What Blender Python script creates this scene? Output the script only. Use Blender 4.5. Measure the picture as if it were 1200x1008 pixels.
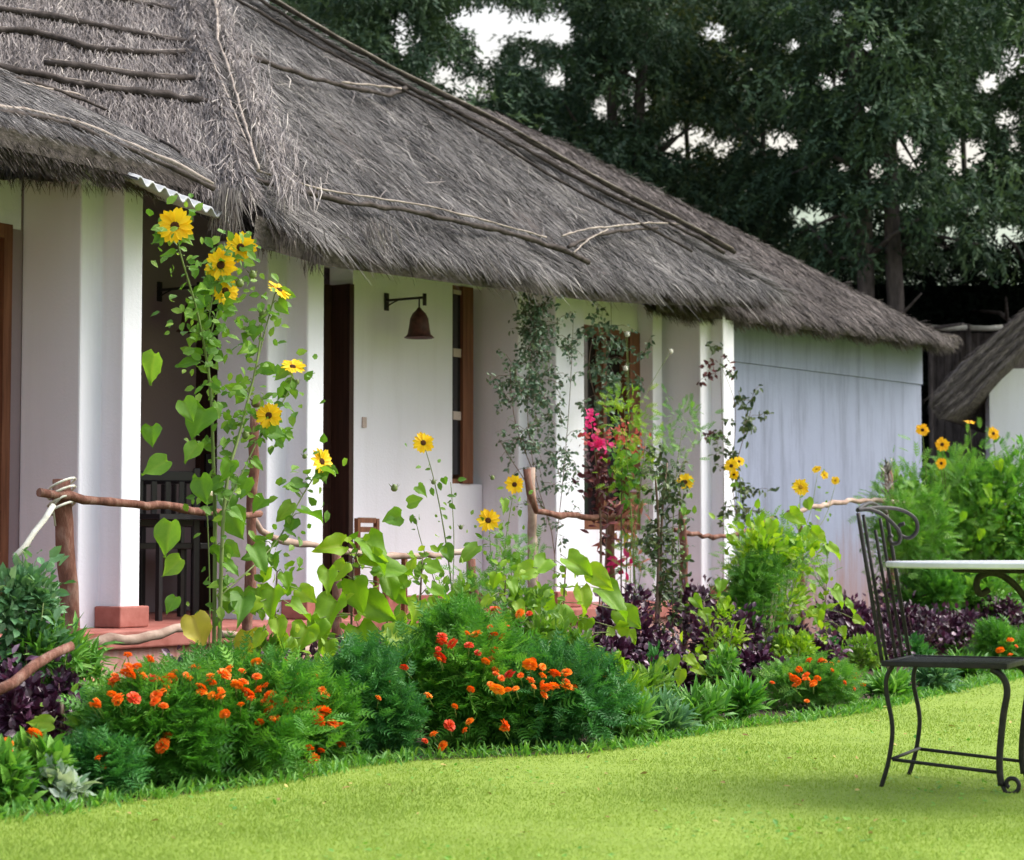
import bpy, math, random
import numpy as np
from mathutils import Vector, Matrix, noise
for o in list(bpy.data.objects): bpy.data.objects.remove(o)
S = bpy.context.scene
C = S.collection
R = math.radians
rnd = random.Random(7)
rng = np.random.default_rng(11)

# ------------------------------------------------------------------ camera
FPX, CZ = 2400.0, 0.87
TH = math.atan(136 / FPX)
cd = bpy.data.cameras.new('camera'); cam = bpy.data.objects.new('camera', cd); C.objects.link(cam)
cd.sensor_width = 36; cd.lens = 72; cd.clip_end = 600; cd.clip_start = .1
cam.location = (0, 0, CZ); cam.rotation_euler = (math.pi / 2 + TH, 0, 0)
cd.dof.use_dof = True; cd.dof.focus_distance = 9.6; cd.dof.aperture_fstop = 4.5
S.camera = cam
# ------------------------------------------------------------------ world, sun, exposure
SUN_AZ, SUN_EL = 78, 48          # azimuth measured from +Y towards +X
w = bpy.data.worlds.new('World'); S.world = w; w.use_nodes = True
nt = w.node_tree; nt.nodes.clear()
sky = nt.nodes.new('ShaderNodeTexSky'); sky.sky_type = 'NISHITA'; sky.sun_disc = False
sky.sun_elevation = R(SUN_EL); sky.sun_rotation = R(SUN_AZ); sky.dust_density = 4; sky.air_density = 1.0; sky.ozone_density = 1.0
hs = nt.nodes.new('ShaderNodeHueSaturation'); hs.inputs['Saturation'].default_value = .62
bg = nt.nodes.new('ShaderNodeBackground'); bg.inputs['Strength'].default_value = .15
wo = nt.nodes.new('ShaderNodeOutputWorld')
nt.links.new(sky.outputs[0], hs.inputs['Color']); 
tcw = nt.nodes.new('ShaderNodeTexCoord'); spw = nt.nodes.new('ShaderNodeSeparateXYZ'); mrw = nt.nodes.new('ShaderNodeMapRange'); mxw = nt.nodes.new('ShaderNodeMix'); mxw.data_type = 'RGBA'
mrw.inputs[1].default_value = .12; mrw.inputs[2].default_value = .48; mrw.inputs[3].default_value = .9; mrw.inputs[4].default_value = 0; mrw.interpolation_type = 'SMOOTHSTEP'
nt.links.new(tcw.outputs['Generated'], spw.inputs[0]); nt.links.new(spw.outputs[2], mrw.inputs[0]); nt.links.new(mrw.outputs[0], mxw.inputs[0])
nt.links.new(hs.outputs[0], mxw.inputs[6]); mxw.inputs[7].default_value = (2.35, 2.14, 1.74, 1); nt.links.new(mxw.outputs[2], bg.inputs[0]); nt.links.new(bg.outputs[0], wo.inputs[0])
sl = bpy.data.lights.new('sun', 'SUN'); so = bpy.data.objects.new('sun', sl); C.objects.link(so)
sl.energy = .85; sl.angle = R(35); sl.color = (1, .955, .90)
so.rotation_euler = (R(90 - SUN_EL), 0, R(180 - SUN_AZ))
so.location = (20, 4, 20)
S.view_settings.view_transform = 'Standard'; S.view_settings.look = 'None'
S.view_settings.exposure = 1.43; S.view_settings.gamma = 1; S.view_settings.use_curve_mapping = False
S.cycles.max_bounces = 6; S.cycles.transparent_max_bounces = 8

# ------------------------------------------------------------------ geometry helpers
A = R(33.8)
DX, DY = math.sin(A), math.cos(A)          # along the front of the cottage
MX, MY = -math.cos(A), math.sin(A)         # into the cottage
GX, GY = -2.03, 11.2                       # ground point of the first pillar's outer corner
def ray(px, py):
    a = (px - 600) / FPX; b = (504 - py) / FPX
    return Vector((a, math.cos(TH) - b * math.sin(TH), math.sin(TH) + b * math.cos(TH)))
def PV(px, py, v):                         # sight line meets the vertical plane v metres behind the pillar fronts
    r = ray(px, py); gx, gy = GX + v * MX, GY + v * MY
    t = (gx * MX + gy * MY) / (r.x * MX + r.y * MY)
    return Vector((r.x * t, r.y * t, r.z * t + CZ))
def PY(px, py, Y):
    r = ray(px, py); t = Y / r.y
    return Vector((r.x * t, Y, r.z * t + CZ))
def PG(px, py, z=0.0):
    r = ray(px, py); t = (z - CZ) / r.z
    return Vector((r.x * t, r.y * t, z))
def W(u, v, z=0.0): return Vector((GX + u * DX + v * MX, GY + u * DY + v * MY, z))
def UV(p): return ((p.x - GX) * DX + (p.y - GY) * DY, (p.x - GX) * MX + (p.y - GY) * MY)

class MB:
    def __init__(s): s.v = []; s.f = []; s.t = []; s.sm = []
    def add(s, vs, fs, tone=.5, smooth=False):
        b = len(s.v); s.v += [tuple(q) for q in vs]; s.f += [tuple(b + i for i in f) for f in fs]
        s.t += [tone] * len(vs); s.sm += [smooth] * len(fs)
    def box(s, x0, x1, y0, y1, z0, z1, M=None, tone=.5):
        vs = [Vector((x, y, z)) for z in (z0, z1) for x, y in ((x0, y0), (x1, y0), (x1, y1), (x0, y1))]
        if M: vs = [M @ q for q in vs]
        s.add(vs, [(3, 2, 1, 0), (4, 5, 6, 7), (0, 1, 5, 4), (1, 2, 6, 5), (2, 3, 7, 6), (3, 0, 4, 7)], tone)
    def tube(s, pts, r, n=6, tone=.5, rough=0, cap=True):
        pts = [Vector(p) for p in pts]; k = len(pts)
        rs = r if hasattr(r, '__len__') else [r] * k
        b = len(s.v); prev = None
        for i, p in enumerate(pts):
            d = (pts[min(i + 1, k - 1)] - pts[max(i - 1, 0)]).normalized()
            if prev is None:
                h = Vector((0, 0, 1)) if abs(d.z) < .9 else Vector((1, 0, 0))
                x = d.cross(h).normalized()
            else: x = (prev - d * prev.dot(d)).normalized()
            prev = x; y = d.cross(x)
            for j in range(n):
                a = 2 * math.pi * j / n; q = rs[i] * (1 + rough * (rnd.random() - .5))
                s.v.append(tuple(p + x * math.cos(a) * q + y * math.sin(a) * q)); s.t.append(tone)
        for i in range(k - 1):
            for j in range(n):
                s.f.append((b + i * n + j, b + i * n + (j + 1) % n, b + (i + 1) * n + (j + 1) % n, b + (i + 1) * n + j)); s.sm.append(True)
        if cap:
            s.f.append(tuple(b + j for j in range(n))[::-1]); s.f.append(tuple(b + (k - 1) * n + j for j in range(n))); s.sm += [False, False]
    def mesh(s, name, mat, org=None):
        me = bpy.data.meshes.new(name)
        vs = s.v if org is None else [(a - org[0], b - org[1], c - org[2]) for a, b, c in s.v]
        me.from_pydata(vs, [], s.f); me.materials.append(mat)
        me.polygons.foreach_set('use_smooth', s.sm)
        at = me.attributes.new('tone', 'FLOAT', 'POINT'); at.data.foreach_set('value', s.t)
        me.update(); return me
    def build(s, name, mat, parent=None, org=None):
        if org is None and parent is not None: org = wloc(parent)
        return link(name, s.mesh(name, mat, org), parent)
def wloc(o):
    return WL.get(o.name, Vector((0, 0, 0)))
WL = {}
def link(name, me, parent=None, loc=None):
    o = bpy.data.objects.new(name, me); C.objects.link(o)
    if parent is not None:
        o.parent = parent; WL[o.name] = wloc(parent) + (Vector(loc) if loc is not None else Vector((0, 0, 0)))
        if loc is not None: o.location = loc
    elif loc is not None: o.location = loc; WL[o.name] = Vector(loc)
    return o
def thing(name, label, cat, loc=(0, 0, 0), group=None):
    o = bpy.data.objects.new(name, None); C.objects.link(o); o.location = loc; WL[o.name] = Vector(loc)
    o.empty_display_size = .1
    o['label'] = label; o['category'] = cat
    if group: o['group'] = group
    return o
def np_mesh(name, mat, V, F, tone, parent=None, smooth=False, org=None):
    """V (n,3), F (m,k) int, tone (n,)"""
    if org is None and parent is not None: org = wloc(parent)
    if org is not None: V = V - np.array(org)
    me = bpy.data.meshes.new(name); k = F.shape[1]
    me.vertices.add(len(V)); me.vertices.foreach_set('co', V.astype(np.float32).ravel())
    me.loops.add(F.size); me.loops.foreach_set('vertex_index', F.astype(np.int32).ravel())
    me.polygons.add(len(F)); me.polygons.foreach_set('loop_start', np.arange(0, F.size, k, dtype=np.int32))
    me.polygons.foreach_set('use_smooth', np.full(len(F), smooth))
    me.materials.append(mat)
    at = me.attributes.new('tone', 'FLOAT', 'POINT'); at.data.foreach_set('value', tone.astype(np.float32))
    me.update(calc_edges=True); me.validate()
    return link(name, me, parent)
def nrm(a): return a / np.maximum(np.linalg.norm(a, axis=-1, keepdims=True), 1e-9)
def scatter(name, mat, T, pos, ydir, hint, scale, tone, parent=None, wid=None):
    """copy leaf template T=(verts,tris) to every pos, its +y along ydir, +z near hint"""
    V, F = T; pos = np.asarray(pos, float); n = len(pos)
    y = nrm(np.asarray(ydir, float)); x = nrm(np.cross(y, hint)); z = np.cross(x, y)
    s = np.broadcast_to(np.asarray(scale, float), (n,)); wd = np.ones(n) if wid is None else wid
    P = pos[:, None, :] + s[:, None, None] * (V[None, :, 0:1] * x[:, None] * wd[:, None, None] + V[None, :, 1:2] * y[:, None] + V[None, :, 2:3] * z[:, None])
    FF = (F[None] + (np.arange(n) * len(V))[:, None, None]).reshape(-1, F.shape[1])
    tt = np.repeat(np.broadcast_to(tone, (n,)), len(V))
    o = np_mesh(name, mat, P.reshape(-1, 3), FF, tt, parent)
    if parent is not None: o['kind'] = 'stuff'
    return o
def tmpl(vs, fs): return np.array(vs, float), np.array(fs, int)
T_OVAL = tmpl([(0, 0, 0), (.2, .28, .05), (0, .33, 0), (-.2, .28, .05), (.17, .66, .03), (0, .68, -.03), (-.17, .66, .03), (0, 1, -.12)],
              [(0, 1, 2), (0, 2, 3), (1, 4, 5), (1, 5, 2), (2, 5, 6), (2, 6, 3), (4, 7, 5), (5, 7, 6)])
T_LONG = tmpl([(0, 0, 0), (.09, .3, .03), (0, .3, 0), (-.09, .3, .03), (.08, .65, -.03), (0, .65, -.06), (-.08, .65, -.03), (0, 1, -.22)],
              [(0, 1, 2), (0, 2, 3), (1, 4, 5), (1, 5, 2), (2, 5, 6), (2, 6, 3), (4, 7, 5), (5, 7, 6)])
def feather(pairs, lw=.055, droop=.15, ll=.34):
    vs, fs = [], []
    def tri(a, b, c):
        k = len(vs); vs.extend([a, b, c]); fs.append((k, k + 1, k + 2))
    tri((-.015, 0, 0), (.015, 0, 0), (0, 1, -droop))
    for i in range(pairs):
        t = .18 + .74 * i / (pairs - 1); L = ll * (1 - .45 * abs(t - .5) * 2)
        for sg in (1, -1):
            z = -droop * t * t
            a = (0, t - lw, z); b = (0, t + lw, z); tip = (sg * L, t + .22, z - .04 + .1 * rnd.random())
            mid = (sg * L * .5, t + .02, z + .02)
            tri(a, mid, tip); tri(b, tip, (sg * L * .45, t + .17, z + .02)); tri(a, b, (sg * L * .5, t + .1, z))
    return tmpl(vs, fs)
T_FEATH = feather(5)
def spray(n=9, leaf=.34, spread=1.0):
    vs, fs = [], []
    for i in range(n):
        t = (i + .5) / n; a = (rnd.random() - .5) * 2.4
        o = np.array((0, t * .8, -.25 * t * t)); dr = np.array((math.sin(a), math.cos(a) * .8, (rnd.random() - .6) * .9)); dr /= np.linalg.norm(dr)
        sd = np.cross(dr, (rnd.random() - .5, rnd.random() - .5, 1)); sd /= np.linalg.norm(sd)
        L = leaf * (.7 + .6 * rnd.random()); k = len(vs)
        vs += [o, o + dr * L * .5 + sd * L * .22, o + dr * L, o + dr * L * .5 - sd * L * .22]; fs += [(k, k + 1, k + 2), (k, k + 2, k + 3)]
    return tmpl(vs, fs)
T_SPRAY = spray(11, .3)
T_SPRAY2 = spray(8, .30)
def heart(seed=0, droop=.25, wavy=.04, width=.46, fold=.10, twist=0.0):
    """a broad heart-shaped leaf, petiole end at the origin, toothed edge, raised veins"""
    q_ = random.Random(seed); vs, fs, tn = [], [], []
    rows = [(-.10, .22), (-.02, .36), (.10, .45), (.22, .47), (.34, .44), (.46, .40), (.58, .33), (.70, .26), (.82, .16), (.92, .08), (1.0, 0.0)]
    cols = (-1, -.78, -.5, -.2, 0, .2, .5, .78, 1); asym = q_.uniform(.85, 1.15); cx = q_.uniform(-.12, .12)
    for i, (y, wd) in enumerate(rows):
        wd *= width / .46 * (1 + q_.uniform(-.09, .09))
        for q in cols:
            w_ = wd * (asym if q > 0 else 1); a = abs(q)
            yy = y + (.10 * (1 - a) if i == 0 else 0) + (q_.uniform(-.02, .02) if a == 1 else 0)
            vein = .5 + .5 * math.cos((yy - a * .34) * 2 * math.pi / .19)
            z = fold * a * (1 - .3 * y) - droop * max(y, 0) ** 1.6 + wavy * math.sin(y * 7 + q * 2.1 + seed) * a * a * 1.6 + .012 * vein * (a < 1) - (.02 if a == 0 else 0)
            x = w_ * q + cx * y * y; z += twist * q * y
            vs.append((x, yy, z)); tn.append(.95 if a == 0 else .38 + .22 * vein)
    k = len(cols)
    for i in range(len(rows) - 1):
        for j in range(k - 1): a = i * k + j; fs.append((a, a + 1, a + k + 1, a + k))
    return vs, fs, tn

# ------------------------------------------------------------------ materials
def mat(name, col, rough=.8, build=None, spec=.3):
    m = bpy.data.materials.new(name); m.use_nodes = True; t = m.node_tree; p = t.nodes['Principled BSDF']
    p.inputs['Base Color'].default_value = (*col, 1); p.inputs['Roughness'].default_value = rough
    p.inputs['Specular IOR Level'].default_value = spec
    if build: build(t, p)
    return m
def N(t, k, **kw):
    n = t.nodes.new(k)
    for a, b in kw.items(): setattr(n, a, b)
    return n
def ramp(t, stops):
    r = N(t, 'ShaderNodeValToRGB'); e = r.color_ramp.elements
    while len(e) < len(stops): e.new(.5)
    for x, (p, c) in zip(e, stops): x.position = p; x.color = (*c, 1)
    return r
def noisetex(t, scale, detail=5, vec=None, rough=.6, stretch=None):
    n = N(t, 'ShaderNodeTexNoise'); n.inputs['Scale'].default_value = scale; n.inputs['Detail'].default_value = detail; n.inputs['Roughness'].default_value = rough
    tc = N(t, 'ShaderNodeTexCoord'); src = tc.outputs['Object']
    if stretch:
        mp = N(t, 'ShaderNodeMapping'); mp.inputs['Scale'].default_value = stretch; t.links.new(src, mp.inputs[0]); src = mp.outputs[0]
    t.links.new(src, n.inputs['Vector']); return n
def bump(t, p, fac, strength, dist=.01):
    b = N(t, 'ShaderNodeBump'); b.inputs['Strength'].default_value = strength; b.inputs['Distance'].default_value = dist
    t.links.new(fac, b.inputs['Height']); t.links.new(b.outputs[0], p.inputs['Normal'])
def mixc(t, fac, a, b, mode='MIX'):
    m = N(t, 'ShaderNodeMix', data_type='RGBA', blend_type=mode)
    for sock, x in ((m.inputs[0], fac), (m.inputs[6], a), (m.inputs[7], b)):
        if hasattr(x, 'links'): t.links.new(x, sock)
        elif isinstance(x, (int, float)): sock.default_value = x
        else: sock.default_value = (*x, 1)
    return m.outputs[2]
def noise_mat(name, stops, scale, rough=.85, bstr=.3, stretch=None, spec=.2, bd=.01, detail=6):
    def b(t, p):
        n = noisetex(t, scale, detail, stretch=stretch); r = ramp(t, stops)
        t.links.new(n.outputs[0], r.inputs[0]); t.links.new(r.outputs[0], p.inputs['Base Color']); bump(t, p, n.outputs[0], bstr, bd)
    return mat(name, (.5, .5, .5), rough, b, spec)
def tone_mat(name, stops, rough=.8, spec=.2, trans=0.0, tcol=None, rand=False, nscale=30, namt=.25):
    """colour follows each strand's or leaf's own tone, plus fine mottling; trans adds light shining through"""
    m = bpy.data.materials.new(name); m.use_nodes = True; t = m.node_tree; p = t.nodes['Principled BSDF']
    p.inputs['Roughness'].default_value = rough; p.inputs['Specular IOR Level'].default_value = spec
    if rand:
        oi = N(t, 'ShaderNodeObjectInfo').outputs['Random']; a = N(t, 'ShaderNodeAttribute'); a.attribute_name = 'tone'
        m1 = N(t, 'ShaderNodeMath', operation='MULTIPLY_ADD'); t.links.new(oi, m1.inputs[0]); m1.inputs[1].default_value = .6; m1.inputs[2].default_value = -.05
        m0 = N(t, 'ShaderNodeMath', operation='MULTIPLY_ADD'); t.links.new(a.outputs['Fac'], m0.inputs[0]); m0.inputs[1].default_value = .45; t.links.new(m1.outputs[0], m0.inputs[2]); src = m0.outputs[0]
    else: a = N(t, 'ShaderNodeAttribute'); a.attribute_name = 'tone'; src = a.outputs['Fac']
    n = noisetex(t, nscale, 3)
    ma = N(t, 'ShaderNodeMath', operation='MULTIPLY_ADD'); t.links.new(n.outputs[0], ma.inputs[0]); ma.inputs[1].default_value = namt * 2
    sb = N(t, 'ShaderNodeMath', operation='SUBTRACT'); t.links.new(src, sb.inputs[0]); sb.inputs[1].default_value = namt; t.links.new(sb.outputs[0], ma.inputs[2])
    r = ramp(t, stops); t.links.new(ma.outputs[0], r.inputs[0]); t.links.new(r.outputs[0], p.inputs['Base Color'])
    if trans:
        tb = N(t, 'ShaderNodeBsdfTranslucent'); mx = N(t, 'ShaderNodeMixShader'); mx.inputs[0].default_value = trans
        c = mixc(t, 1.0, r.outputs[0], tcol or (1.3, 1.3, .7), 'MULTIPLY'); t.links.new(c, tb.inputs[0])
        out = t.nodes['Material Output']
        t.links.new(p.outputs[0], mx.inputs[1]); t.links.new(tb.outputs[0], mx.inputs[2]); t.links.new(mx.outputs[0], out.inputs[0])
    return m
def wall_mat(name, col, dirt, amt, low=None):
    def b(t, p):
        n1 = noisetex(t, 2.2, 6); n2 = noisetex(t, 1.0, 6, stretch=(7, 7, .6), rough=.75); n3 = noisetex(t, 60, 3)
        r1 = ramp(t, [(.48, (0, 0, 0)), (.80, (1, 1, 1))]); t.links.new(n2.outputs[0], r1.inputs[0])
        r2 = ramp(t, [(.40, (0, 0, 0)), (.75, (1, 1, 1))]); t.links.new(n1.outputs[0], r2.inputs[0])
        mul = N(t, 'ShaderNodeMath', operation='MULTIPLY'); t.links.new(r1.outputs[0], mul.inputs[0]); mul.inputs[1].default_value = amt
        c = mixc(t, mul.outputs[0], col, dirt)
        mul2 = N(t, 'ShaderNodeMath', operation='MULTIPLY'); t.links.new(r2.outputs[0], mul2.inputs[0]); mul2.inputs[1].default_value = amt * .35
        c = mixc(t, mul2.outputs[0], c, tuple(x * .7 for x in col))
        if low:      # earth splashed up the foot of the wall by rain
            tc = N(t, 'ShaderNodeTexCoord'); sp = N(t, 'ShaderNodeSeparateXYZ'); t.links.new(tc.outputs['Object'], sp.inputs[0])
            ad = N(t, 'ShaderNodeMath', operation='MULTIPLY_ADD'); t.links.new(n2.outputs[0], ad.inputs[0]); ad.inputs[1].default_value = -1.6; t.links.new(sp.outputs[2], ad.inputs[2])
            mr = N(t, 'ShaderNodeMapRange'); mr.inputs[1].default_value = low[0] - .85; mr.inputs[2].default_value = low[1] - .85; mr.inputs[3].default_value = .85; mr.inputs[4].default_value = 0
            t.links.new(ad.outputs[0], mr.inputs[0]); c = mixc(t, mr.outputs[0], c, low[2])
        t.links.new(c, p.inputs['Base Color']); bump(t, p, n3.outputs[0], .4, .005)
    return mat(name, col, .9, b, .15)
M_WHITE = wall_mat('whitewash', (.775, .79, .86), (.50, .50, .49), .22)
M_REAR = wall_mat('weathered_blue_wash', (.29, .325, .43), (.11, .12, .14), .85, low=(.1, 1.1, (.33, .17, .13)))
M_MAUVE = wall_mat('porch_mauve', (.29, .235, .25), (.30, .25, .26), .4)  # darker mauve base colour for the porch and far-left walls
M_RED = noise_mat('red_oxide', [(.3, (.27, .085, .065)), (.7, (.42, .17, .14))], 9, .7, .2)
M_PINKF = noise_mat('worn_red_plaster', [(.25, (.30, .12, .09)), (.5, (.50, .27, .23)), (.8, (.56, .42, .38))], 5, .8, .3, stretch=(3, 3, 1))
M_DOOR = noise_mat('dark_door_wood', [(.3, (.020, .010, .008)), (.7, (.055, .024, .017))], 3, .5, .2, stretch=(12, 12, .6))
M_FRAME = noise_mat('brown_frame_wood', [(.3, (.10, .038, .020)), (.7, (.22, .095, .05))], 3, .5, .2, stretch=(14, 14, .8))
M_PANE = mat('dark_glass', (.015, .015, .018), .12, spec=.6)
M_MUNT = mat('pale_muntin', (.48, .40, .36), .6)
M_METAL = noise_mat('galvanised', [(.3, (.34, .36, .39)), (.7, (.58, .60, .63))], 6, .45, .1)
M_IRON = noise_mat('black_iron', [(.3, (.007, .007, .008)), (.6, (.022, .019, .018)), (.8, (.055, .032, .022))], 40, .55, .4, spec=.35)
M_RUST = noise_mat('rusty_lamp', [(.3, (.035, .014, .012)), (.7, (.11, .045, .035))], 25, .5, .25, spec=.4)
M_MARB = noise_mat('white_marble', [(.3, (.60, .62, .64)), (.7, (.82, .84, .86))], 4, .25, .05, spec=.5)
M_BARK = noise_mat('peeling_bark', [(.25, (.07, .03, .022)), (.5, (.19, .085, .06)), (.78, (.36, .24, .19))], 7, .85, .8, stretch=(3, 3, 1.2), bd=.02)
M_PALEB = noise_mat('pale_stripped_wood', [(.25, (.20, .12, .09)), (.55, (.42, .31, .25)), (.8, (.58, .50, .42))], 9, .8, .6, bd=.01)
M_POLE = noise_mat('whitish_pole', [(.3, (.45, .44, .36)), (.7, (.72, .72, .64))], 12, .7, .2)
M_TRUNK = noise_mat('tree_bark', [(.3, (.05, .043, .04)), (.7, (.15, .13, .12))], 5, .9, .8, stretch=(3, 3, .8), bd=.04)
M_STRAWB = noise_mat('thatch_under', [(.3, (.035, .030, .026)), (.7, (.14, .12, .11))], 5, .95, .6, stretch=(6, 1, 6), bd=.04)
STR = [(0, (.028, .026, .025)), (.35, (.103, .097, .094)), (.65, (.202, .191, .184)), (.9, (.38, .36, .335)), (1, (.54, .51, .46))]
M_STRAW = tone_mat('grey_straw', STR, .75, .25, nscale=1.7, namt=.16)
M_STRAW2 = tone_mat('brown_straw', [(0, (.028, .024, .022)), (.4, (.092, .078, .072)), (.75, (.175, .153, .142)), (1, (.36, .31, .28))], .8, .2, nscale=2, namt=.15)
M_STRAWL = tone_mat('pale_straw', [(0, (.04, .034, .032)), (.35, (.14, .122, .115)), (.7, (.28, .25, .235)), (1, (.50, .46, .41))], .75, .25, nscale=2.5, namt=.2)
M_ROPE = noise_mat('rope_groove_shade', [(.3, (.022, .018, .016)), (.7, (.085, .07, .062))], 18, .9, .8)  # dark rope colour also carries the shade of the grooves in the thatch
M_ROPEL = noise_mat('pale_branch', [(.3, (.16, .13, .11)), (.7, (.42, .37, .32))], 14, .9, .8)
M_SOIL = noise_mat('garden_soil', [(.3, (.025, .016, .012)), (.7, (.085, .055, .04))], 9, .95, .9, bd=.03)
def _lawn(t, p):
    n1 = noisetex(t, .9, 4); n2 = noisetex(t, 14, 5); r = ramp(t, [(.3, (.18, .25, .055)), (.5, (.225, .315, .058)), (.75, (.28, .355, .08))])
    m = N(t, 'ShaderNodeMath', operation='MULTIPLY_ADD'); t.links.new(n2.outputs[0], m.inputs[0]); m.inputs[1].default_value = .45
    m2 = N(t, 'ShaderNodeMath', operation='MULTIPLY'); t.links.new(n1.outputs[0], m2.inputs[0]); m2.inputs[1].default_value = .55
    t.links.new(m2.outputs[0], m.inputs[2]); t.links.new(m.outputs[0], r.inputs[0]); t.links.new(r.outputs[0], p.inputs['Base Color']); bump(t, p, n2.outputs[0], .6, .02)
M_LAWN = mat('lawn_turf', (.2, .3, .03), .9, _lawn, .1)
M_BLADE = tone_mat('grass_blade', [(0, (.15, .23, .04)), (.5, (.25, .36, .062)), (.85, (.33, .43, .09)), (1, (.45, .46, .20))], .6, .25, .3, nscale=1.2, namt=.22)
M_FAR = noise_mat('far_field', [(.3, (.17, .22, .15)), (.7, (.34, .38, .30))], .3, .95, .2)
def green(name, a, b, c, trans=.3, rough=.5, spec=.35, rand=False, ns=18, tc=None): return tone_mat(name, [(0, a), (.5, b), (1, c)], rough, spec, trans, tc, rand, ns, .16)
M_SUNL = green('sunflower_leaf', (.075, .20, .020), (.14, .31, .028), (.26, .42, .05), .38, rand=True)
M_SUNS = green('sunflower_leaf_small', (.07, .18, .02), (.13, .28, .03), (.25, .40, .06), .38)
M_BRIGHT = green('lime_leaf', (.12, .28, .012), (.21, .40, .018), (.36, .50, .03), .42, rand=True)
M_BRIGHTS = green('lime_leaf_small', (.11, .26, .015), (.20, .38, .02), (.34, .48, .03), .42)
M_YELL = green('yellow_leaf', (.38, .42, .04), (.48, .46, .05), (.60, .50, .10), .35, rand=True)
M_STEM = green('green_stem', (.08, .13, .03), (.14, .20, .05), (.20, .24, .09), 0)
M_STEMB = green('brown_stem', (.06, .035, .025), (.12, .075, .05), (.18, .13, .09), 0)
M_MARI = green('marigold_leaf', (0.034, 0.137, 0.016), (0.081, 0.273, 0.029), (0.208, 0.468, 0.058), .32)
M_MARI2 = green('dark_marigold_leaf', (0.023, 0.116, 0.026), (0.052, 0.210, 0.043), (0.131, 0.362, 0.080), .28)
M_COSM = green('cosmos_leaf', (0.057, 0.196, 0.025), (0.115, 0.310, 0.040), (0.230, 0.437, 0.069), .32)
M_BLUEG = green('bluegreen_leaf', (0.055, 0.154, 0.066), (0.110, 0.264, 0.110), (0.242, 0.396, 0.220), .28)
M_VINE = green('vine_leaf', (0.035, 0.075, 0.045), (0.075, 0.144, 0.081), (0.213, 0.288, 0.200), .18)
M_VINE2 = green('dark_vine_leaf', (0.023, 0.052, 0.019), (0.058, 0.098, 0.033), (0.130, 0.169, 0.065), .15)
M_VARI = green('variegated_leaf', (.12, .24, .12), (.38, .48, .38), (.66, .72, .62), .25)
M_PURP = tone_mat('purple_leaf', [(0, (.012, .005, .010)), (.5, (.060, .018, .044)), (.85, (.15, .055, .115)), (1, (.32, .22, .28))], .38, .55, .08, (1.5, .6, 1.0), nscale=22, namt=.16)  # grey-lilac end of the ramp paints a gloss highlight on the palest leaves
M_MAROON = tone_mat('maroon_leaf', [(0, (.03, .008, .010)), (.5, (.09, .022, .028)), (1, (.22, .06, .06))], .5, .4, .15, (1.4, .6, .6), nscale=22)
M_CORAL = tone_mat('coral_bract', [(0, (.28, .04, .03)), (.5, (.50, .09, .07)), (1, (.62, .22, .18))], .55, .3, .3, (1.3, .8, .8), nscale=22)
M_PINK = tone_mat('magenta_petal', [(0, (.50, .012, .10)), (.5, (.74, .03, .20)), (1, (.85, .12, .33))], .5, .3, .3, (1.3, .8, 1), nscale=22)
M_SALM = tone_mat('salmon_leaf', [(0, (.30, .09, .08)), (.5, (.52, .22, .17)), (1, (.66, .42, .32))], .6, .2, .3, (1.2, 1, .9), nscale=22)
M_PETAL = tone_mat('yellow_petal', [(0, (.88, .50, .006)), (.6, (.92, .66, .012)), (1, (.93, .74, .03))], .5, .25, .25, (1.2, 1, .5), rand=True, nscale=40, namt=.1)
M_PETALO = tone_mat('orange_petal', [(0, (.90, .42, .008)), (.6, (.93, .54, .012)), (1, (.94, .64, .02))], .5, .25, .25, (1.2, 1, .5), rand=True, nscale=40, namt=.1)
M_DISC = noise_mat('brown_disc', [(.3, (.03, .010, .006)), (.7, (.12, .045, .012))], 300, .9, 1, bd=.003)
M_DISCY = noise_mat('tan_disc', [(.3, (.30, .13, .01)), (.7, (.62, .36, .03))], 300, .9, 1, bd=.003)
M_ORNG = tone_mat('orange_blossom', [(0, (.80, .11, .010)), (.55, (.90, .24, .012)), (1, (.94, .42, .03))], .5, .3, .2, (1.2, .8, .6), rand=True, nscale=60, namt=.2)
M_REDB = tone_mat('red_blossom', [(0, (.45, .018, .010)), (.55, (.64, .045, .012)), (1, (.78, .12, .02))], .5, .3, .2, (1.2, .8, .6), rand=True, nscale=60, namt=.2)
M_TREE = green('tree_leaf', (.022, .046, .028), (.044, .084, .048), (.10, .16, .08), .14, rough=.65, spec=.15)  # leaf greens lightened to stand in for haze over the distance
M_TREE2 = green('warm_tree_leaf', (0.036, 0.057, 0.018), (0.072, 0.098, 0.026), (0.130, 0.156, 0.046), .22, rough=.65, spec=.15)
M_HEDGE = green('shade_dark_hedge_leaf', (.005, .009, .007), (.010, .017, .012), (.018, .03, .02), .03, rough=.8, spec=.05)  # deep shade under the trees is put into this near-black leaf colour
M_LITTER = tone_mat('dry_leaf', [(0, (.16, .09, .03)), (.5, (.34, .24, .08)), (1, (.50, .42, .14))], .8, .2)
M_CREAM = noise_mat('cream_petal', [(.3, (.62, .52, .33)), (.7, (.80, .74, .60))], 20, .7, .3)
M_CLAY = noise_mat('orange_clay', [(.3, (.48, .22, .10)), (.7, (.72, .45, .27))], 14, .9, .5)
M_STONE = noise_mat('pale_stone', [(.3, (.38, .31, .27)), (.7, (.60, .50, .46))], 8, .9, .5)
M_BLACKW = mat('black_wood', (.012, .012, .014), .35, spec=.5)
M_BULB = mat('unlit_bulb', (.6, .6, .62), .2, spec=.5)

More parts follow.
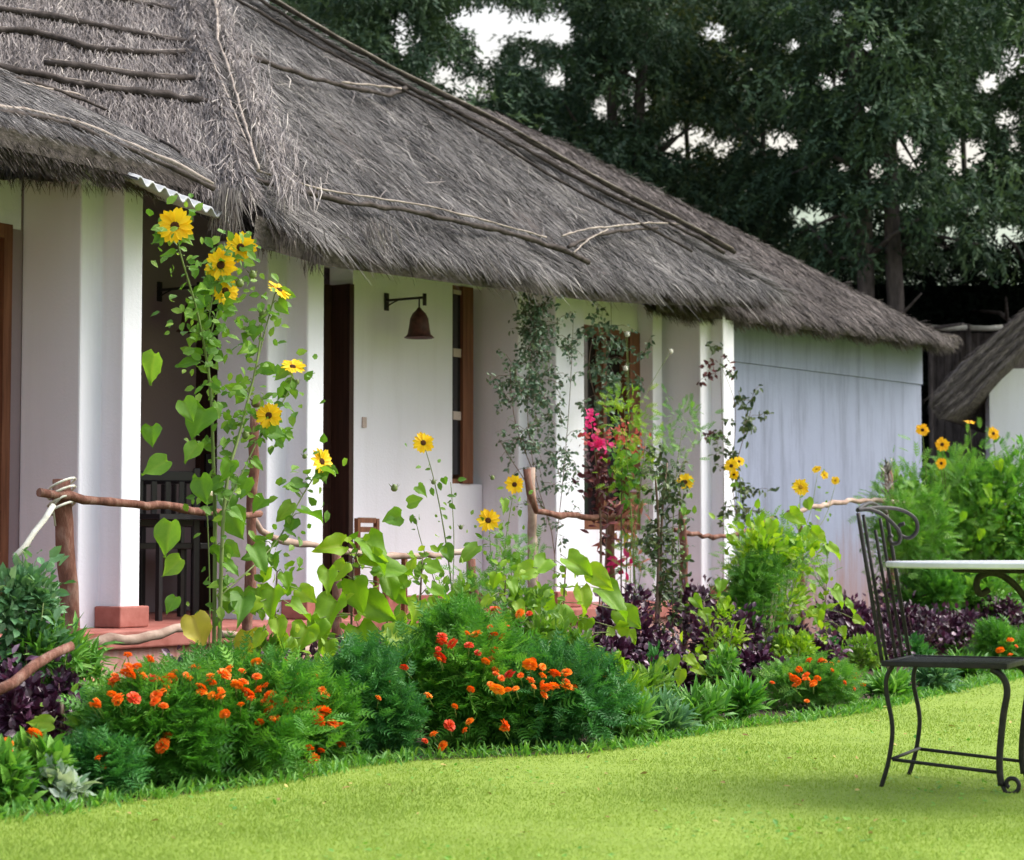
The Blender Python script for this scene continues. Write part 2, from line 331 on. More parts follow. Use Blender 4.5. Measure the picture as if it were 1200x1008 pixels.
# ------------------------------------------------------------------ ground, lawn, bed
def sheet(name, pts, z, m):
    mb = MB(); mb.add([(x, y, z) for x, y in pts], [tuple(range(len(pts)))]); o = mb.build(name, m); o['kind'] = 'structure'; return o
g = sheet('ground', [(-300, -40), (300, -40), (300, 500), (-300, 500)], 0, M_SOIL)
EDGE_PX = [(-700, 1150), (-300, 1020), (0, 962), (60, 958), (130, 944), (250, 930), (330, 918), (400, 904), (470, 894), (560, 890), (680, 886), (735, 878), (790, 866), (850, 856), (930, 848), (1000, 838), (1060, 824), (1110, 812), (1160, 802), (1200, 794), (1290, 776)]
EDGE = [PG(a, b) for a, b in EDGE_PX]
e2 = [(p.x, p.y) for p in EDGE]
lawn_poly = e2 + [(14, 24), (40, 24), (40, -8), (-12, -8)]
# densify edge with a slightly ragged line
dn = []
for (a, b), (c, d) in zip(e2[:-1], e2[1:]):
    k = max(1, int(math.hypot(c - a, d - b) / .12))
    for i in range(k):
        q = i / k; dn.append((a + (c - a) * q + rnd.uniform(-.015, .015), b + (d - b) * q + rnd.uniform(-.02, .02)))
lawn_poly = dn + [e2[-1], (14, 24), (40, 24), (40, -8), (-12, -8)]
lawn = sheet('lawn', lawn_poly, .006, M_LAWN)
ex = np.array([p[0] for p in dn]); ey = np.array([p[1] for p in dn])
def edge_y(x): return np.interp(x, ex, ey)
# grass blades
def grass():
    n = 330000
    Y = 5.4 / (1 - rng.random(n) * (1 - 5.4 / 17.0)); X = (rng.random(n) - .5) * .56 * Y
    ok = Y < edge_y(X) + .03; X, Y = X[ok], Y[ok]; n = len(X)
    pt = np.sin(X * 2.1 + 1.3 * np.sin(Y * 1.4)) * np.sin(Y * 1.7 + np.sin(X * 3.1)) + .6 * np.sin(X * 5.3 + Y * 3.9) * np.sin(Y * 6.1 - X * 2.2); h = (.75 + .25 * np.clip(pt, -1, 1)) * rng.uniform(.007, .018, n) * (1 + (rng.random(n) < .02) * 1.0); e = (edge_y(X) - Y) < .12; h[e & (rng.random(n) < .3)] *= 2.2
    a = rng.random(n) * 6.283; wd = rng.uniform(.0013, .0026, n) * (Y / 7)
    lx = rng.normal(0, .55, n) * h; ly = rng.normal(0, .55, n) * h
    V = np.zeros((n, 3, 3)); V[:, 0] = np.c_[X - np.cos(a) * wd, Y - np.sin(a) * wd, np.full(n, .004)]; V[:, 1] = np.c_[X + np.cos(a) * wd, Y + np.sin(a) * wd, np.full(n, .004)]
    V[:, 2] = np.c_[X + lx, Y + ly, h + .004]
    t = np.repeat(np.clip(rng.normal(.5, .09, n) - .12 * pt, 0, 1), 3)
    o = np_mesh('grass', M_BLADE, V.reshape(-1, 3), np.arange(3 * n).reshape(-1, 3), t); o['kind'] = 'stuff'; o['label'] = 'short mown yellow green grass of the lawn'; o['category'] = 'grass'
grass()
# flower bed edge litter and low weeds
def weeds():
    n = 9000; k = rng.integers(0, len(dn), n); X = ex[k] + rng.normal(0, .05, n); Y = ey[k] + rng.exponential(.10, n)
    d = np.c_[rng.normal(0, .7, n), rng.normal(0, .7, n), np.ones(n)]
    o = scatter('ground_cover', M_COSM, T_LONG, np.c_[X, Y, np.full(n, .004)], d, np.array([0, 0, 1.]) + rng.normal(0, .4, (n, 3)), rng.uniform(.02, .07, n), np.clip(rng.normal(.45, .25, n), 0, 1))
    o['kind'] = 'stuff'; o['label'] = 'low weeds along the edge of the flower bed'; o['category'] = 'weeds'
weeds()
def litter():
    n = 260; Y = rng.uniform(6.0, 14, n); X = (rng.random(n) - .5) * .52 * Y; ok = Y < edge_y(X); X, Y = X[ok], Y[ok]; n = len(X)
    d = np.c_[rng.normal(0, 1, n), rng.normal(0, 1, n), rng.normal(0, .2, n)]
    o = scatter('fallen_leaves', M_LITTER, T_OVAL, np.c_[X, Y, np.full(n, .018)], d, np.array([0, 0, 1.]) + rng.normal(0, .3, (n, 3)), rng.uniform(.015, .04, n), rng.random(n)); o['kind'] = 'stuff'; o['label'] = 'small dry leaves scattered on the lawn'; o['category'] = 'leaves'
    n = 2600; Y = 5.6 / (1 - rng.random(n) * (1 - 5.6 / 14.0)); X = (rng.random(n) - .5) * .54 * Y; cl = np.sin(X * 3.3 + 2) * np.sin(Y * 2.6 + X) + rng.normal(0, .3, n); ok = (Y < edge_y(X)) & (cl > .35); X, Y = X[ok], Y[ok]; n = len(X)
    d = np.c_[rng.normal(0, 1, n), rng.normal(0, 1, n), np.full(n, .35)]
    o = scatter('clover', M_COSM, T_OVAL, np.c_[X, Y, np.full(n, .010)], d, np.array([0, 0, 1.]) + rng.normal(0, .2, (n, 3)), rng.uniform(.012, .024, n), np.clip(rng.normal(.6, .2, n), 0, 1), None, np.full(n, 1.8)); o['kind'] = 'stuff'; o['label'] = 'clover patches in the mown lawn'; o['category'] = 'clover'
litter()
# far pale meadow bank seen under the trees
mb = MB(); pts = [(-40, 70, -.5), (120, 70, -.5), (120, 110, 17), (-40, 110, 12)]
NX, NY = 30, 8; vs = []
for j in range(NY + 1):
    for i in range(NX + 1):
        x = -60 + 200 * i / NX; y = 75 + 60 * j / NY; vs.append((x, y, -.5 + 25 * (j / NY) ** .8 + 1.6 * noise.noise(Vector((x * .05, y * .05, 0))) + .012 * x))
mb.add(vs, [(j * (NX + 1) + i, j * (NX + 1) + i + 1, (j + 1) * (NX + 1) + i + 1, (j + 1) * (NX + 1) + i) for j in range(NY) for i in range(NX)], smooth=True)
h = mb.build('hill', M_FAR); h['kind'] = 'structure'

# ------------------------------------------------------------------ cottage
HM = Matrix(((DX, MX, 0, GX), (DY, MY, 0, GY), (0, 0, 1, 0), (0, 0, 0, 1)))
house = thing('thatched_cottage', 'whitewashed cottage with stepped pillars under a long grey thatched roof', 'cottage')
def hbox(mb, u0, u1, v0, v1, z0, z1): mb.box(u0, u1, v0, v1, z0, z1, HM)
FZ = .43
# piers: fin running back to the wall plus a narrower pilaster on its front
piers = [(-.31, -.15, 0.0, .16, .62, 2.95), (1.25, 1.42, 1.58, .17, .58, 2.75), (4.11, 4.22, 4.61, .25, .67, 2.85), (6.61, 6.78, 6.98, .12, .60, 3.0)]
def bevel_mesh(o, wd=.012):
    b = o.modifiers.new('bevel', 'BEVEL'); b.width = wd; b.segments = 2; b.limit_method = 'ANGLE'
for i, (u0, ua, ub, st, vb, zt) in enumerate(piers):
    mb = MB()
    # L-shaped plan extruded
    plan = [(ua, 0), (ub, 0), (ub, vb), (u0, vb), (u0, st), (ua, st)]
    zb = 0
    vs = [HM @ Vector((u, v, z)) for z in (zb, zt) for u, v in plan]; n = len(plan)
    mb.add(vs, [tuple(range(n))[::-1], tuple(range(n, 2 * n))] + [(k, (k + 1) % n, n + (k + 1) % n, n + k) for k in range(n)])
    pr = mb.build('pillar', M_WHITE, house); bevel_mesh(pr)
    mb = MB(); hbox(mb, ua - .035, ub + .04, -.035, st - .002, FZ, FZ + .115); pl = mb.build('plinth', M_RED, pr); bevel_mesh(pl, .008)
# verandah floor
mb = MB(); hbox(mb, -4, 7.05, -.22, 3.4, .33, FZ - .002); fl = mb.build('floor', M_RED, house); bevel_mesh(fl, .01)
mb = MB(); hbox(mb, -4, 7.0, -.18, 3.3, 0, .329); mb.build('footing', M_PINKF, house)
# back walls
WT = 2.9
def wall(name, m, u0, u1, v0, v1, z0, z1):
    mb = MB(); hbox(mb, u0, u1, v0, v1, z0, z1); return mb.build(name, m, house)
def uat(px, v): return UV(PV(px, 504, v))[0]
def zat(px, py, v): return PV(px, py, v).z
ud0, ud1 = uat(378, .56), uat(413, .56)             # door opening in bay two
uw0, uw1 = uat(530, .56), uat(553, .56)
uw1 = max(uw1, uw0 + .2)
VB = .56
wall('wall', M_WHITE, ud1, uw0, VB, VB + .2, FZ, WT)
zs = zat(540, 567, VB); zh = zat(540, 335, VB) 
wall('wall', M_WHITE, uw0 + .001, 4.10, VB + .003, VB + .2, FZ, zs)
wall('wall', M_WHITE, uw0 + .001, 4.10, VB + .003, VB + .2, zh, WT)
wall('lintel', M_WHITE, 1.585, ud1 - .001, VB, VB + .2, zat(395, 312, VB) + .02, WT)
# window of bay two
def window(u0, u1, z0, z1, npane, frame_right):
    mb = MB(); f = .035
    hbox(mb, u0, u1, VB + .02, VB + .12, z0, z0 + f); hbox(mb, u0, u1, VB + .02, VB + .12, z1 - f, z1)
    hbox(mb, u0, u0 + .02, VB + .022, VB + .118, z0 + f, z1 - f)
    hbox(mb, u1 - frame_right, u1, VB - .012, VB + .121, z0 + .002, z1 - .002)
    wnd = mb.build('window', M_FRAME, house)
    ph = (z1 - z0 - 2 * f) / npane
    for i in range(npane):
        mb = MB(); hbox(mb, u0 + .021, u1 - frame_right - .001, VB + .012, VB + .019, z0 + f + i * ph + .03, z0 + f + (i + 1) * ph - .03); mb.build('pane', M_PANE, wnd)
        mb = MB(); hbox(mb, u0 + .021, u1 - frame_right - .001, VB + .004, VB + .0115, z0 + f + (i + 1) * ph - .03, z0 + f + (i + 1) * ph + (.03 if i < npane - 1 else 0)); mb.build('muntin', M_MUNT, wnd)
    return wnd
ufr = uat(541, VB)
window(uw0, 4.10 if uw1 > 4.10 else uw1, zs, zh, 3, max(.05, uw1 - ufr))
# dark door of bay two, standing inside its opening
mb = MB(); hbox(mb, ud0 - .1, ud1 + .03, VB + .14, VB + .18, FZ, 2.62); dr = mb.build('door', M_DOOR, house)
for z0, z1 in ((.55, 1.15), (1.25, 1.85), (1.95, 2.5)):
    mb = MB(); hbox(mb, ud0 + .04, ud1 - .07, VB + .128, VB + .1395, z0, z1); bevel_mesh(mb.build('door_panel', M_DOOR, dr), .006)
mb = MB(); hbox(mb, ud1 - .05, ud1 - .002, VB - .012, VB + .139, FZ, 2.62); mb.build('door_frame', M_DOOR, house)
# bay three (between the vine pillar and the last pillar): dark window, brown frame, white wall
u0, u1, u2 = uat(686, VB), uat(722, VB), uat(748, VB)
wall('wall', M_WHITE, uat(776, VB - .14) + .001, 6.61, VB, VB + .2, FZ, WT); wall('pilaster', M_WHITE, u2, uat(776, VB - .14), VB - .14, VB + .2, FZ, WT)
wall('wall', M_WHITE, 4.62, u2 - .001, VB + .003, VB + .2, FZ, 1.0)
wall('lintel', M_WHITE, 4.62, u2 - .001, VB + .003, VB + .2, 2.62, WT)
mb = MB(); hbox(mb, u2 - .16, u2 - .002, VB - .02, VB + .12, 1.001, 2.619); hbox(mb, 4.63, 4.70, VB, VB + .12, 1.001, 2.619)
hbox(mb, 4.701, u2 - .161, VB + .01, VB + .12, 1.001, 1.07); hbox(mb, 4.701, u2 - .161, VB + .01, VB + .12, 2.55, 2.619)
um = uat(708, VB); hbox(mb, um, um + .05, VB + .005, VB + .12, 1.071, 2.549)
w3 = mb.build('window', M_FRAME, house)
mb = MB(); hbox(mb, 4.701, um - .001, VB + .08, VB + .09, 1.071, 2.549); mb.build('pane', M_PANE, w3)
mb = MB(); hbox(mb, um + .051, u2 - .161, VB + .08, VB + .09, 1.071, 2.549); mb.build('pane', M_PANE, w3)
# bay one: deep porch with mauve wall and a dark doorway
VD = 1.7
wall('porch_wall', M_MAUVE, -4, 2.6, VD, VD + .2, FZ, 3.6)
u0, u1 = uat(229, VD), uat(256, VD)
mb = MB(); hbox(mb, u0, u1 + .1, VD - .04, VD - .002, FZ, 2.55); d1 = mb.build('door', M_DOOR, house)
mb = MB(); hbox(mb, u0 + .05, u0 + .13, VD - .055, VD - .041, 1.0, 1.5); mb.build('door_panel', M_PANE, d1)
# bay at far left: brown door frame and wall behind the first pillar
wall('wall', M_WHITE, -2.6, -.32, .621, .8, 2.62, 2.95)
ua_, ub_ = uat(12, .6), uat(23, .6)
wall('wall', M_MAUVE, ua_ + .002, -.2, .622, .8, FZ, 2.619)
mb = MB(); hbox(mb, ua_ - .06, ua_, .60, .72, FZ, zat(6, 262, .6)); hbox(mb, -2.2, ua_ - .061, .60, .72, zat(6, 262, .6) - .08, zat(6, 262, .6)); dr2 = mb.build('door_frame', M_FRAME, house)
mb = MB(); hbox(mb, -2.2, ua_ - .062, .66, .70, FZ, zat(6, 262, .6) - .081); mb.build('door', M_DOOR, house)
wall('lintel', M_WHITE, -2.6, -.35, .62, .8, zat(6, 262, .6) + .002, 2.62)
wall('right_end_wall', M_WHITE, 6.80, 7.0, .62, 4.2, 0, 3.0)
# skirting red line at foot of the back wall
mb = MB(); hbox(mb, ud1, 4.10, VB - .012, VB - .001, FZ, FZ + .10); mb.build('skirting', M_RED, house)
# switch plate and wall cable
q = PV(426, 495, VB); mb = MB(); hbox(mb, UV(q)[0] - .02, UV(q)[0] + .02, VB - .012, VB - .001, q.z - .035, q.z + .035); mb.build('switch_plate', M_STONE, house)

# ---- roof
EZ = [(-2, 2.93), (.2, 2.66), (1.08, 2.60), (2.4, 2.64), (4.0, 2.69), (5.0, 2.76), (6.2, 2.86), (7.1, 2.92)]
TS = .78; VE = -.43; UC = 6.82
def ez(u): return float(np.interp(u, [a for a, b in EZ], [b for a, b in EZ]))
def fbm(p, k=4): return noise.fractal(p, 1.0, 2.0, k)
def roof_z(u, v): return ez(u) + .06 + TS * (v - VE) - .012 * (v - VE) ** 2 * 0 
def lift(u, v): return .05 * fbm(Vector((u * .8, v * .8, 3))) + .035 * fbm(Vector((u * 4, v * 1.2, 8)))
def on_roof(px, py, off=0.0, z=None):
    """sight line meets the front slope"""
    r = ray(px, py); lo, hi = 5.0, 40.0
    for t in np.linspace(6, 34, 700):
        p = Vector((r.x * t, r.y * t, r.z * t + CZ)); u, v = UV(p)
        if v > VE and p.z < roof_z(u, v) + off: return p
    return Vector((r.x * 15, r.y * 15, r.z * 15 + CZ))
roof = None
# seam line on the slope
SE0 = on_roof(298, 238); SE1 = on_roof(224, -6)
su0, sv0 = UV(SE0); su1, sv1 = UV(SE1)
def seam_u(v): return su0 + (su1 - su0) * (v - sv0) / (sv1 - sv0)
mb = MB(); NU, NV = 120, 60; vs = []
VT = 3.6
for j in range(NV + 1):
    v = VE + (VT - VE) * j / NV
    for i in range(NU + 1):
        ulo = min(seam_u(max(v, sv0)) , 6.9) if v > sv0 else su0 + (v - sv0) * .3
        uhi = UC - (v - VE) ; ulo = min(ulo, uhi - .05)
        u = ulo + (uhi - ulo) * i / NU
        edge = min(1, (uhi - u) / .3)
        p = W(u, v, roof_z(u, v) + lift(u, v) * edge); vs.append(p)
idx = lambda i, j: j * (NU + 1) + i
fs = [(idx(i, j), idx(i + 1, j), idx(i + 1, j + 1), idx(i, j + 1)) for j in range(NV) for i in range(NU)]
mb.add(vs, fs, smooth=True)
# underside at the eave and the hip end slope
und = [W(u, VE + .02, ez(u) - .10) for u in np.linspace(su0 - .2, UC - .03, 40)] + [W(u, VE + 1.3, ez(u) + .55) for u in np.linspace(su0 - .2, UC - .03, 40)]
mb.add(und, [(i, i + 1, 40 + i + 1, 40 + i) for i in range(39)])
fr = [W(u, VE, ez(u) + .07) for u in np.linspace(su0 - .2, UC, 40)] + [W(u, VE + .02, ez(u) - .10) for u in np.linspace(su0 - .2, UC, 40)]
mb.add(fr, [(i, i + 1, 40 + i + 1, 40 + i) for i in range(39)])
he = []
for j in range(21):
    k = 4.03 * j / 20
    he += [W(UC - k, VE + k, roof_z(UC - k, VE + k)), W(UC - k, 8.6 - k * 1.0, roof_z(UC - k, VE + k))]
mb.add(he, [(2 * i, 2 * i + 1, 2 * i + 3, 2 * i + 2) for i in range(20)])
# rear slope
ur = [W(-6, VT, roof_z(0, VT)), W(3.0, VT, roof_z(3, VT)), W(7, 8.6, 3.0), W(-6, 8.6, 3.0)]
mb.add(ur, [(0, 1, 2, 3)])
roof = mb.build('roof', M_STRAWB, house)

def straws(name, m, P, D, Nn, L, wd, tone, parent):
    """thin bent ribbons: start P, direction D, surface normal Nn"""
    n = len(P); D = nrm(D); side = nrm(np.cross(D, Nn + rng.normal(0, .5, (n, 3))))
    L = L[:, None]; wv = wd[:, None]; bend = rng.normal(0, .03, (n, 1)) * L; wv = wv * .60
    p0 = P; p1 = P + D * L * .5 + Nn * (.02 * L) + side * bend; p2 = P + D * L - Nn * (.06 * L)
    V = np.stack([p0 - side * wv * .7, p0 + side * wv * .7, p1 - side * wv, p1 + side * wv, p2 - side * wv * .3, p2 + side * wv * .3], 1)
    F = np.array([[0, 1, 3, 2], [2, 3, 5, 4]])
    FF = (F[None] + (np.arange(n) * 6)[:, None, None]).reshape(-1, 4)
    o = np_mesh(name, m, V.reshape(-1, 3), FF, np.repeat(tone, 6), parent); o['kind'] = 'stuff'; return o
d3 = np.array([DX, DY, 0]); m3 = np.array([MX, MY, 0])
def Wn(u, v, z): return np.c_[GX + u * DX + v * MX, GY + u * DY + v * MY, z]
def clump(u, v, s=1.0):
    return (np.sin(u * 7.3 * s + 1.7 * np.sin(v * 3.1 * s)) + np.sin(u * 17.1 * s + 2.3 * np.sin(v * 2.3 * s + 1)) + np.sin(v * 5.7 * s + 2 * np.sin(u * 4.4 * s))) / 3
ezn = lambda u: np.interp(u, [a for a, b in EZ], [b for a, b in EZ])
def main_straw():
    n = 135000
    v = VE + (VT - VE) * rng.random(n) ** 1.15; uh = UC - (v - VE); ul = np.where(v > sv0, su0 + (su1 - su0) * (v - sv0) / (sv1 - sv0), su0 - .1)
    u = ul + (uh - ul) * rng.random(n) ** .9
    z = ezn(u) + .06 + TS * (v - VE) + rng.uniform(.0, .040, n) + .02 * clump(u, v, .6)
    P = Wn(u, v, z)
    ca = .30 * clump(u + 3, v, .45)
    a = rng.normal(0, .30, n) + ca * .7; big = rng.random(n) < .15; a[big] += rng.normal(0, .7, big.sum())
    down = -m3 - np.array([0, 0, TS]); down = down / np.linalg.norm(down)
    D = down[None] * np.cos(a)[:, None] + d3[None] * np.sin(a)[:, None]
    Nn = np.cross(d3, m3 + np.array([0, 0, TS])); Nn = Nn / np.linalg.norm(Nn); Nn = Nn * np.sign(Nn[2])
    D = D + Nn[None] * rng.normal(.0, .05, n)[:, None]
    L = rng.uniform(.06, .30, n); L[rng.random(n) < .04] += .2; L[big] *= .7
    tone = np.clip(.44 + .17 * clump(u, v, .35) + .10 * clump(u, v, 1.4) + rng.normal(0, .17, n), 0, 1)
    tone[rng.random(n) < .035] = .92
    straws('thatch_straw', M_STRAW, P, D, np.repeat(Nn[None], n, 0), L, rng.uniform(.0016, .0042, n) * (1 + .04 * u.clip(0, 9)), tone, roof)
    # eave fringe: layers of cut ends
    n = 26000; u = rng.uniform(su0 - .1, UC, n); lay = rng.random(n)
    rag = .05 * np.sin(u * 5.1) + .035 * np.sin(u * 13.7 + 1) + .03 * np.sin(u * 31)
    v = VE + .16 * lay + rng.uniform(-.02, .1, n); z = ezn(u) + .07 - .16 * (1 - lay) * 0 - .15 * lay * rng.random(n) + .06 * 0 + TS * (v - VE) * .7 + rng.uniform(-.03, .03, n)
    P = Wn(u, v, z); a = rng.normal(0, .28, n) + .25 * clump(u, v * 0, .8)
    down = -m3 * .8 - np.array([0, 0, .85]); D = down[None] * np.cos(a)[:, None] + d3[None] * np.sin(a)[:, None]
    L = rng.uniform(.04, .14, n) + rag + .07 * np.clip(u - 4.6, 0, 1.2); L[rng.random(n) < .03] += .12
    tone = np.clip(.33 + .12 * clump(u, v, 1) + rng.normal(0, .17, n), 0, 1)
    straws('eave_straw', M_STRAW2, P, D, np.repeat(-m3[None], n, 0), L.clip(.05), rng.uniform(.002, .0045, n), tone, roof)
    # hip edge shag
    n = 9000; k = rng.uniform(0, 3.6, n); u = UC - k + rng.uniform(-.12, .02, n); v = VE + k + rng.uniform(-.08, .05, n)
    P = Wn(u, v, ezn(u) + .08 + TS * (v - VE) + rng.uniform(0, .04, n)); D = np.repeat((d3 * .8 - m3 * .6 - np.array([0, 0, .62]))[None], n, 0) + rng.normal(0, .3, (n, 3))
    straws('hip_straw', M_STRAW, P, D, np.repeat(Nn[None], n, 0), rng.uniform(.1, .35, n), rng.uniform(.002, .005, n), np.clip(rng.normal(.42, .2, n), 0, 1), roof)
main_straw()
# turned part of the roof left of the seam
Lb, Lt = PY(-60, 200, 11.3), PY(-60, -30, 12.3)
Lb = PY(-60, 215, SE0.y - .75); Lt = PY(-60, -30, SE1.y - .75)
def left_pt(s, t):   # s 0 left..1 seam ; t 0 bottom..1 top
    a = Lb.lerp(SE0, s); b = Lt.lerp(SE1, s); return a.lerp(b, t)
lN = (SE0 - Lb).cross(Lt - Lb).normalized(); lN = lN if lN.y < 0 else -lN
mb = MB(); vs = []
for j in range(25):
    for i in range(31):
        vs.append(left_pt(i / 30, j / 24) + lN * (.05 + .03 * fbm(Vector((i * .5, j * .3, 2)))))
mb.add(vs, [(j * 31 + i, j * 31 + i + 1, j * 31 + i + 32, j * 31 + i + 31) for j in range(24) for i in range(30)], smooth=True)
roofl = mb.build('turned_roof', M_STRAWB, house)
def left_straw():
    n = 26000; s = rng.random(n); rowf = rng.random(n)
    t = rng.random(n)
    a = np.array(Lb)[None] + (np.array(SE0) - np.array(Lb))[None] * s[:, None]; b = np.array(Lt)[None] + (np.array(SE1) - np.array(Lt))[None] * s[:, None]
    P = a + (b - a) * t[:, None] + np.array(lN)[None] * (.055 + rng.uniform(0, .04, n))[:, None]
    D = nrm(a - b) + np.array([1, .3, 0])[None] * rng.normal(.0, .16, n)[:, None] + rng.normal(0, .05, (n, 3))
    tone = np.clip(.5 + .15 * clump(s * 3, t * 2, 1) + rng.normal(0, .2, n), 0, 1)
    straws('thatch_straw', M_STRAWL, P, D, np.repeat(np.array(lN)[None], n, 0), rng.uniform(.08, .26, n), rng.uniform(.002, .0048, n), tone, roofl)
left_straw()
def left_at(px, py, off=.1):
    r = ray(px, py); o = Vector((0, 0, CZ)); t = (Lb - o).dot(lN) / r.dot(lN); return o + r * t + lN * off
def rope(pts, rad, m, parent, tone=.5, k=5, name='binding_rope'):
    # smooth, jittered rope with frayed radius
    P = []
    for a, b in zip(pts[:-1], pts[1:]):
        q = max(2, int((b - a).length / .08))
        for i in range(q): P.append(a.lerp(b, i / q) + Vector((rnd.uniform(-1, 1), rnd.uniform(-1, 1), rnd.uniform(-1, 1))) * rad * .35)
    P.append(pts[-1]); mb = MB()
    mb.tube(P, [rad * rnd.uniform(.7, 1.25) for _ in P], k, rough=.3)
    return mb.build(name, m, parent)
for row in ([(-20, 2), (60, 8), (130, 17), (222, 33)], [(-20, 28), (40, 35), (110, 49), (160, 58), (224, 70)], [(-20, 52), (50, 60), (100, 75), (170, 82), (226, 80)], [(50, 92), (110, 100), (160, 108), (232, 113)], [(-20, 96), (90, 118), (160, 128), (240, 140)]):
    rope([left_at(a, b, .11) for a, b in row], .028, M_ROPE, roofl); rope([left_at(a, b - 3, .115) for a, b in row], .005, M_ROPEL, roofl)  # dark rows stand in for shaded grooves, a thin pale strand above each
# ropes of the main slope
def rr(pts, rad, m=M_ROPE, off=.10):
    P = [p for p in (on_roof(a, b) for a, b in pts) if UV(p)[0] < UC - (UV(p)[1] - VE) - .02 and p.z > 1.5 and p.y < 24]
    return rope([p + Vector((0, 0, off + .035)) for p in P], rad, m, roof) if len(P) > 1 else None
rr([(262, 82), (300, 92), (360, 112), (425, 128), (455, 132), (480, 122), (495, 113), (530, 117), (562, 122)], .020)
rr([(400, 122), (430, 124), (470, 128), (490, 114), (510, 113), (555, 119)], .009, M_ROPEL, .125)
rr([(288, 236), (340, 248), (400, 262), (470, 270), (530, 283), (600, 297), (660, 316), (690, 330)], .020)
rr([(300, 232), (380, 254), (440, 262), (500, 270), (560, 284), (640, 305)], .007, M_ROPEL, .125)
rr([(665, 312), (690, 300), (720, 292), (770, 287), (820, 289), (862, 297)], .015)
rr([(658, 302), (690, 292), (715, 290), (760, 284), (800, 285)], .008, M_ROPEL, .12)
rr([(672, 322), (690, 305), (712, 293)], .007, M_ROPEL, .12)
for off in (6, 22):
    rr([(x, y + 14 * (880 - x) / 480 + off * 1.2) for x, y in ((398, 14), (450, 50), (500, 83), (560, 120), (620, 152), (690, 192), (750, 226), (800, 252), (860, 284))], .016 if off > 10 else .022)
# binding ropes running up beside the hip
for dd, rad, m_, lft in ((.16, .020, M_ROPE, .17), (.42, .016, M_ROPE, .155), (.20, .008, M_ROPEL, .20), (.80, .012, M_ROPE, .15)):
    P = []
    for q in np.linspace(.15, 3.7, 26):
        u = UC - q - dd * (1 + .15 * math.sin(q * 2.2 + dd * 9)); v = VE + q; P.append(W(u, v, roof_z(u, v) + lft + .015 * math.sin(q * 5)))
    rope(P, rad, m_, roof)
# loose crossing wisps lying on the slope
def wisps():
    n = 200; v = VE + 3.2 * rng.random(n); u = su0 + .3 + (UC - (v - VE) - su0 - .4) * rng.random(n); P = Wn(u, v, ezn(u) + .13 + TS * (v - VE))
    a = rng.uniform(-1.5, 1.5, n); down = -m3 - np.array([0, 0, TS]); down = down / np.linalg.norm(down); D = down[None] * np.cos(a)[:, None] + d3[None] * np.sin(a)[:, None]
    Nn = np.cross(d3, m3 + np.array([0, 0, TS])); Nn = Nn / np.linalg.norm(Nn); Nn = Nn * np.sign(Nn[2])
    straws('loose_wisps', M_STRAWL, P, D, np.repeat(Nn[None], n, 0), rng.uniform(.10, .4, n), rng.uniform(.0025, .005, n), rng.uniform(.35, .85, n), roof)
wisps()
# the seam: a bundle roll and two pale poles
mb = MB()
def seam_roll():
    n = 9000; t = rng.random(n); px = 298 + (228 - 298) * t ** .8 - 14; 
    A0 = np.array(SE0); A1 = np.array(SE1); base = A0 + (A1 - A0) * t[:, None]
    k = rng.normal(0, 1, n); wdt = .13 + .07 * (1 - t)
    P = base + np.array([-1, -.1, 0])[None] * (.02 + np.abs(k) * wdt * .9)[:, None] * np.sign(k + .9)[:, None] * .8 + np.array([0, -.6, .6])[None] * (.10 + .07 * np.exp(-k * k))[:, None]
    D = nrm(A0 - A1)[None] + rng.normal(0, .14, (n, 3)) + np.array([.5, 0, 0])[None] * (k * .12)[:, None]
    straws('seam_straw', M_STRAWL, P, D, np.repeat(np.array([[0, -.8, .6]]), n, 0), rng.uniform(.15, .4, n), rng.uniform(.0025, .006, n), np.clip(rng.normal(.58, .2, n), 0, 1), roofl)
seam_roll()
rope([on_roof(a, b) + Vector((0, -.05, .18)) for a, b in ((248, 14), (255, 45), (256, 80), (268, 112), (276, 140), (288, 180), (296, 210), (304, 238))], .011, M_ROPEL, roofl, name='seam_pole')
rope([on_roof(a, b) + Vector((0, -.05, .16)) for a, b in ((244, 90), (262, 130), (280, 175), (302, 228))], .007, M_ROPEL, roofl, name='seam_pole')
# broom of straw ends hanging where the seam meets the eave
def tuft(px, py, v, n, L, m, parent, spread=.05, lean=0):
    P0 = np.array(PV(px, py, v)); P = P0 + np.c_[rng.normal(0, spread, n), rng.normal(0, .03, n), rng.normal(0, .02, n)]
    D = np.c_[rng.normal(lean, .18, n), rng.normal(-.1, .1, n), -np.ones(n)]
    straws('straw_tuft', m, P, D, np.repeat(np.array([[0., -1, .1]]), n, 0), rng.uniform(.4, 1, n) * L, rng.uniform(.002, .005, n), np.clip(rng.normal(.5, .2, n), 0, 1), parent)
tuft(266, 222, -.46, 260, .28, M_STRAWL, roofl, .035)
tuft(330, 275, -.46, 160, .12, M_STRAW2, roofl, .1)
tuft(368, 298, -.46, 90, .12, M_STRAW2, roof, .03)
tuft(440, 262, -.5, 60, .26, M_STRAWL, roof, .06, .3)
tuft(560, 305, -.5, 60, .16, M_STRAWL, roof, .1, .6)
tuft(635, 330, -.5, 60, .16, M_STRAWL, roof, .1, .6)
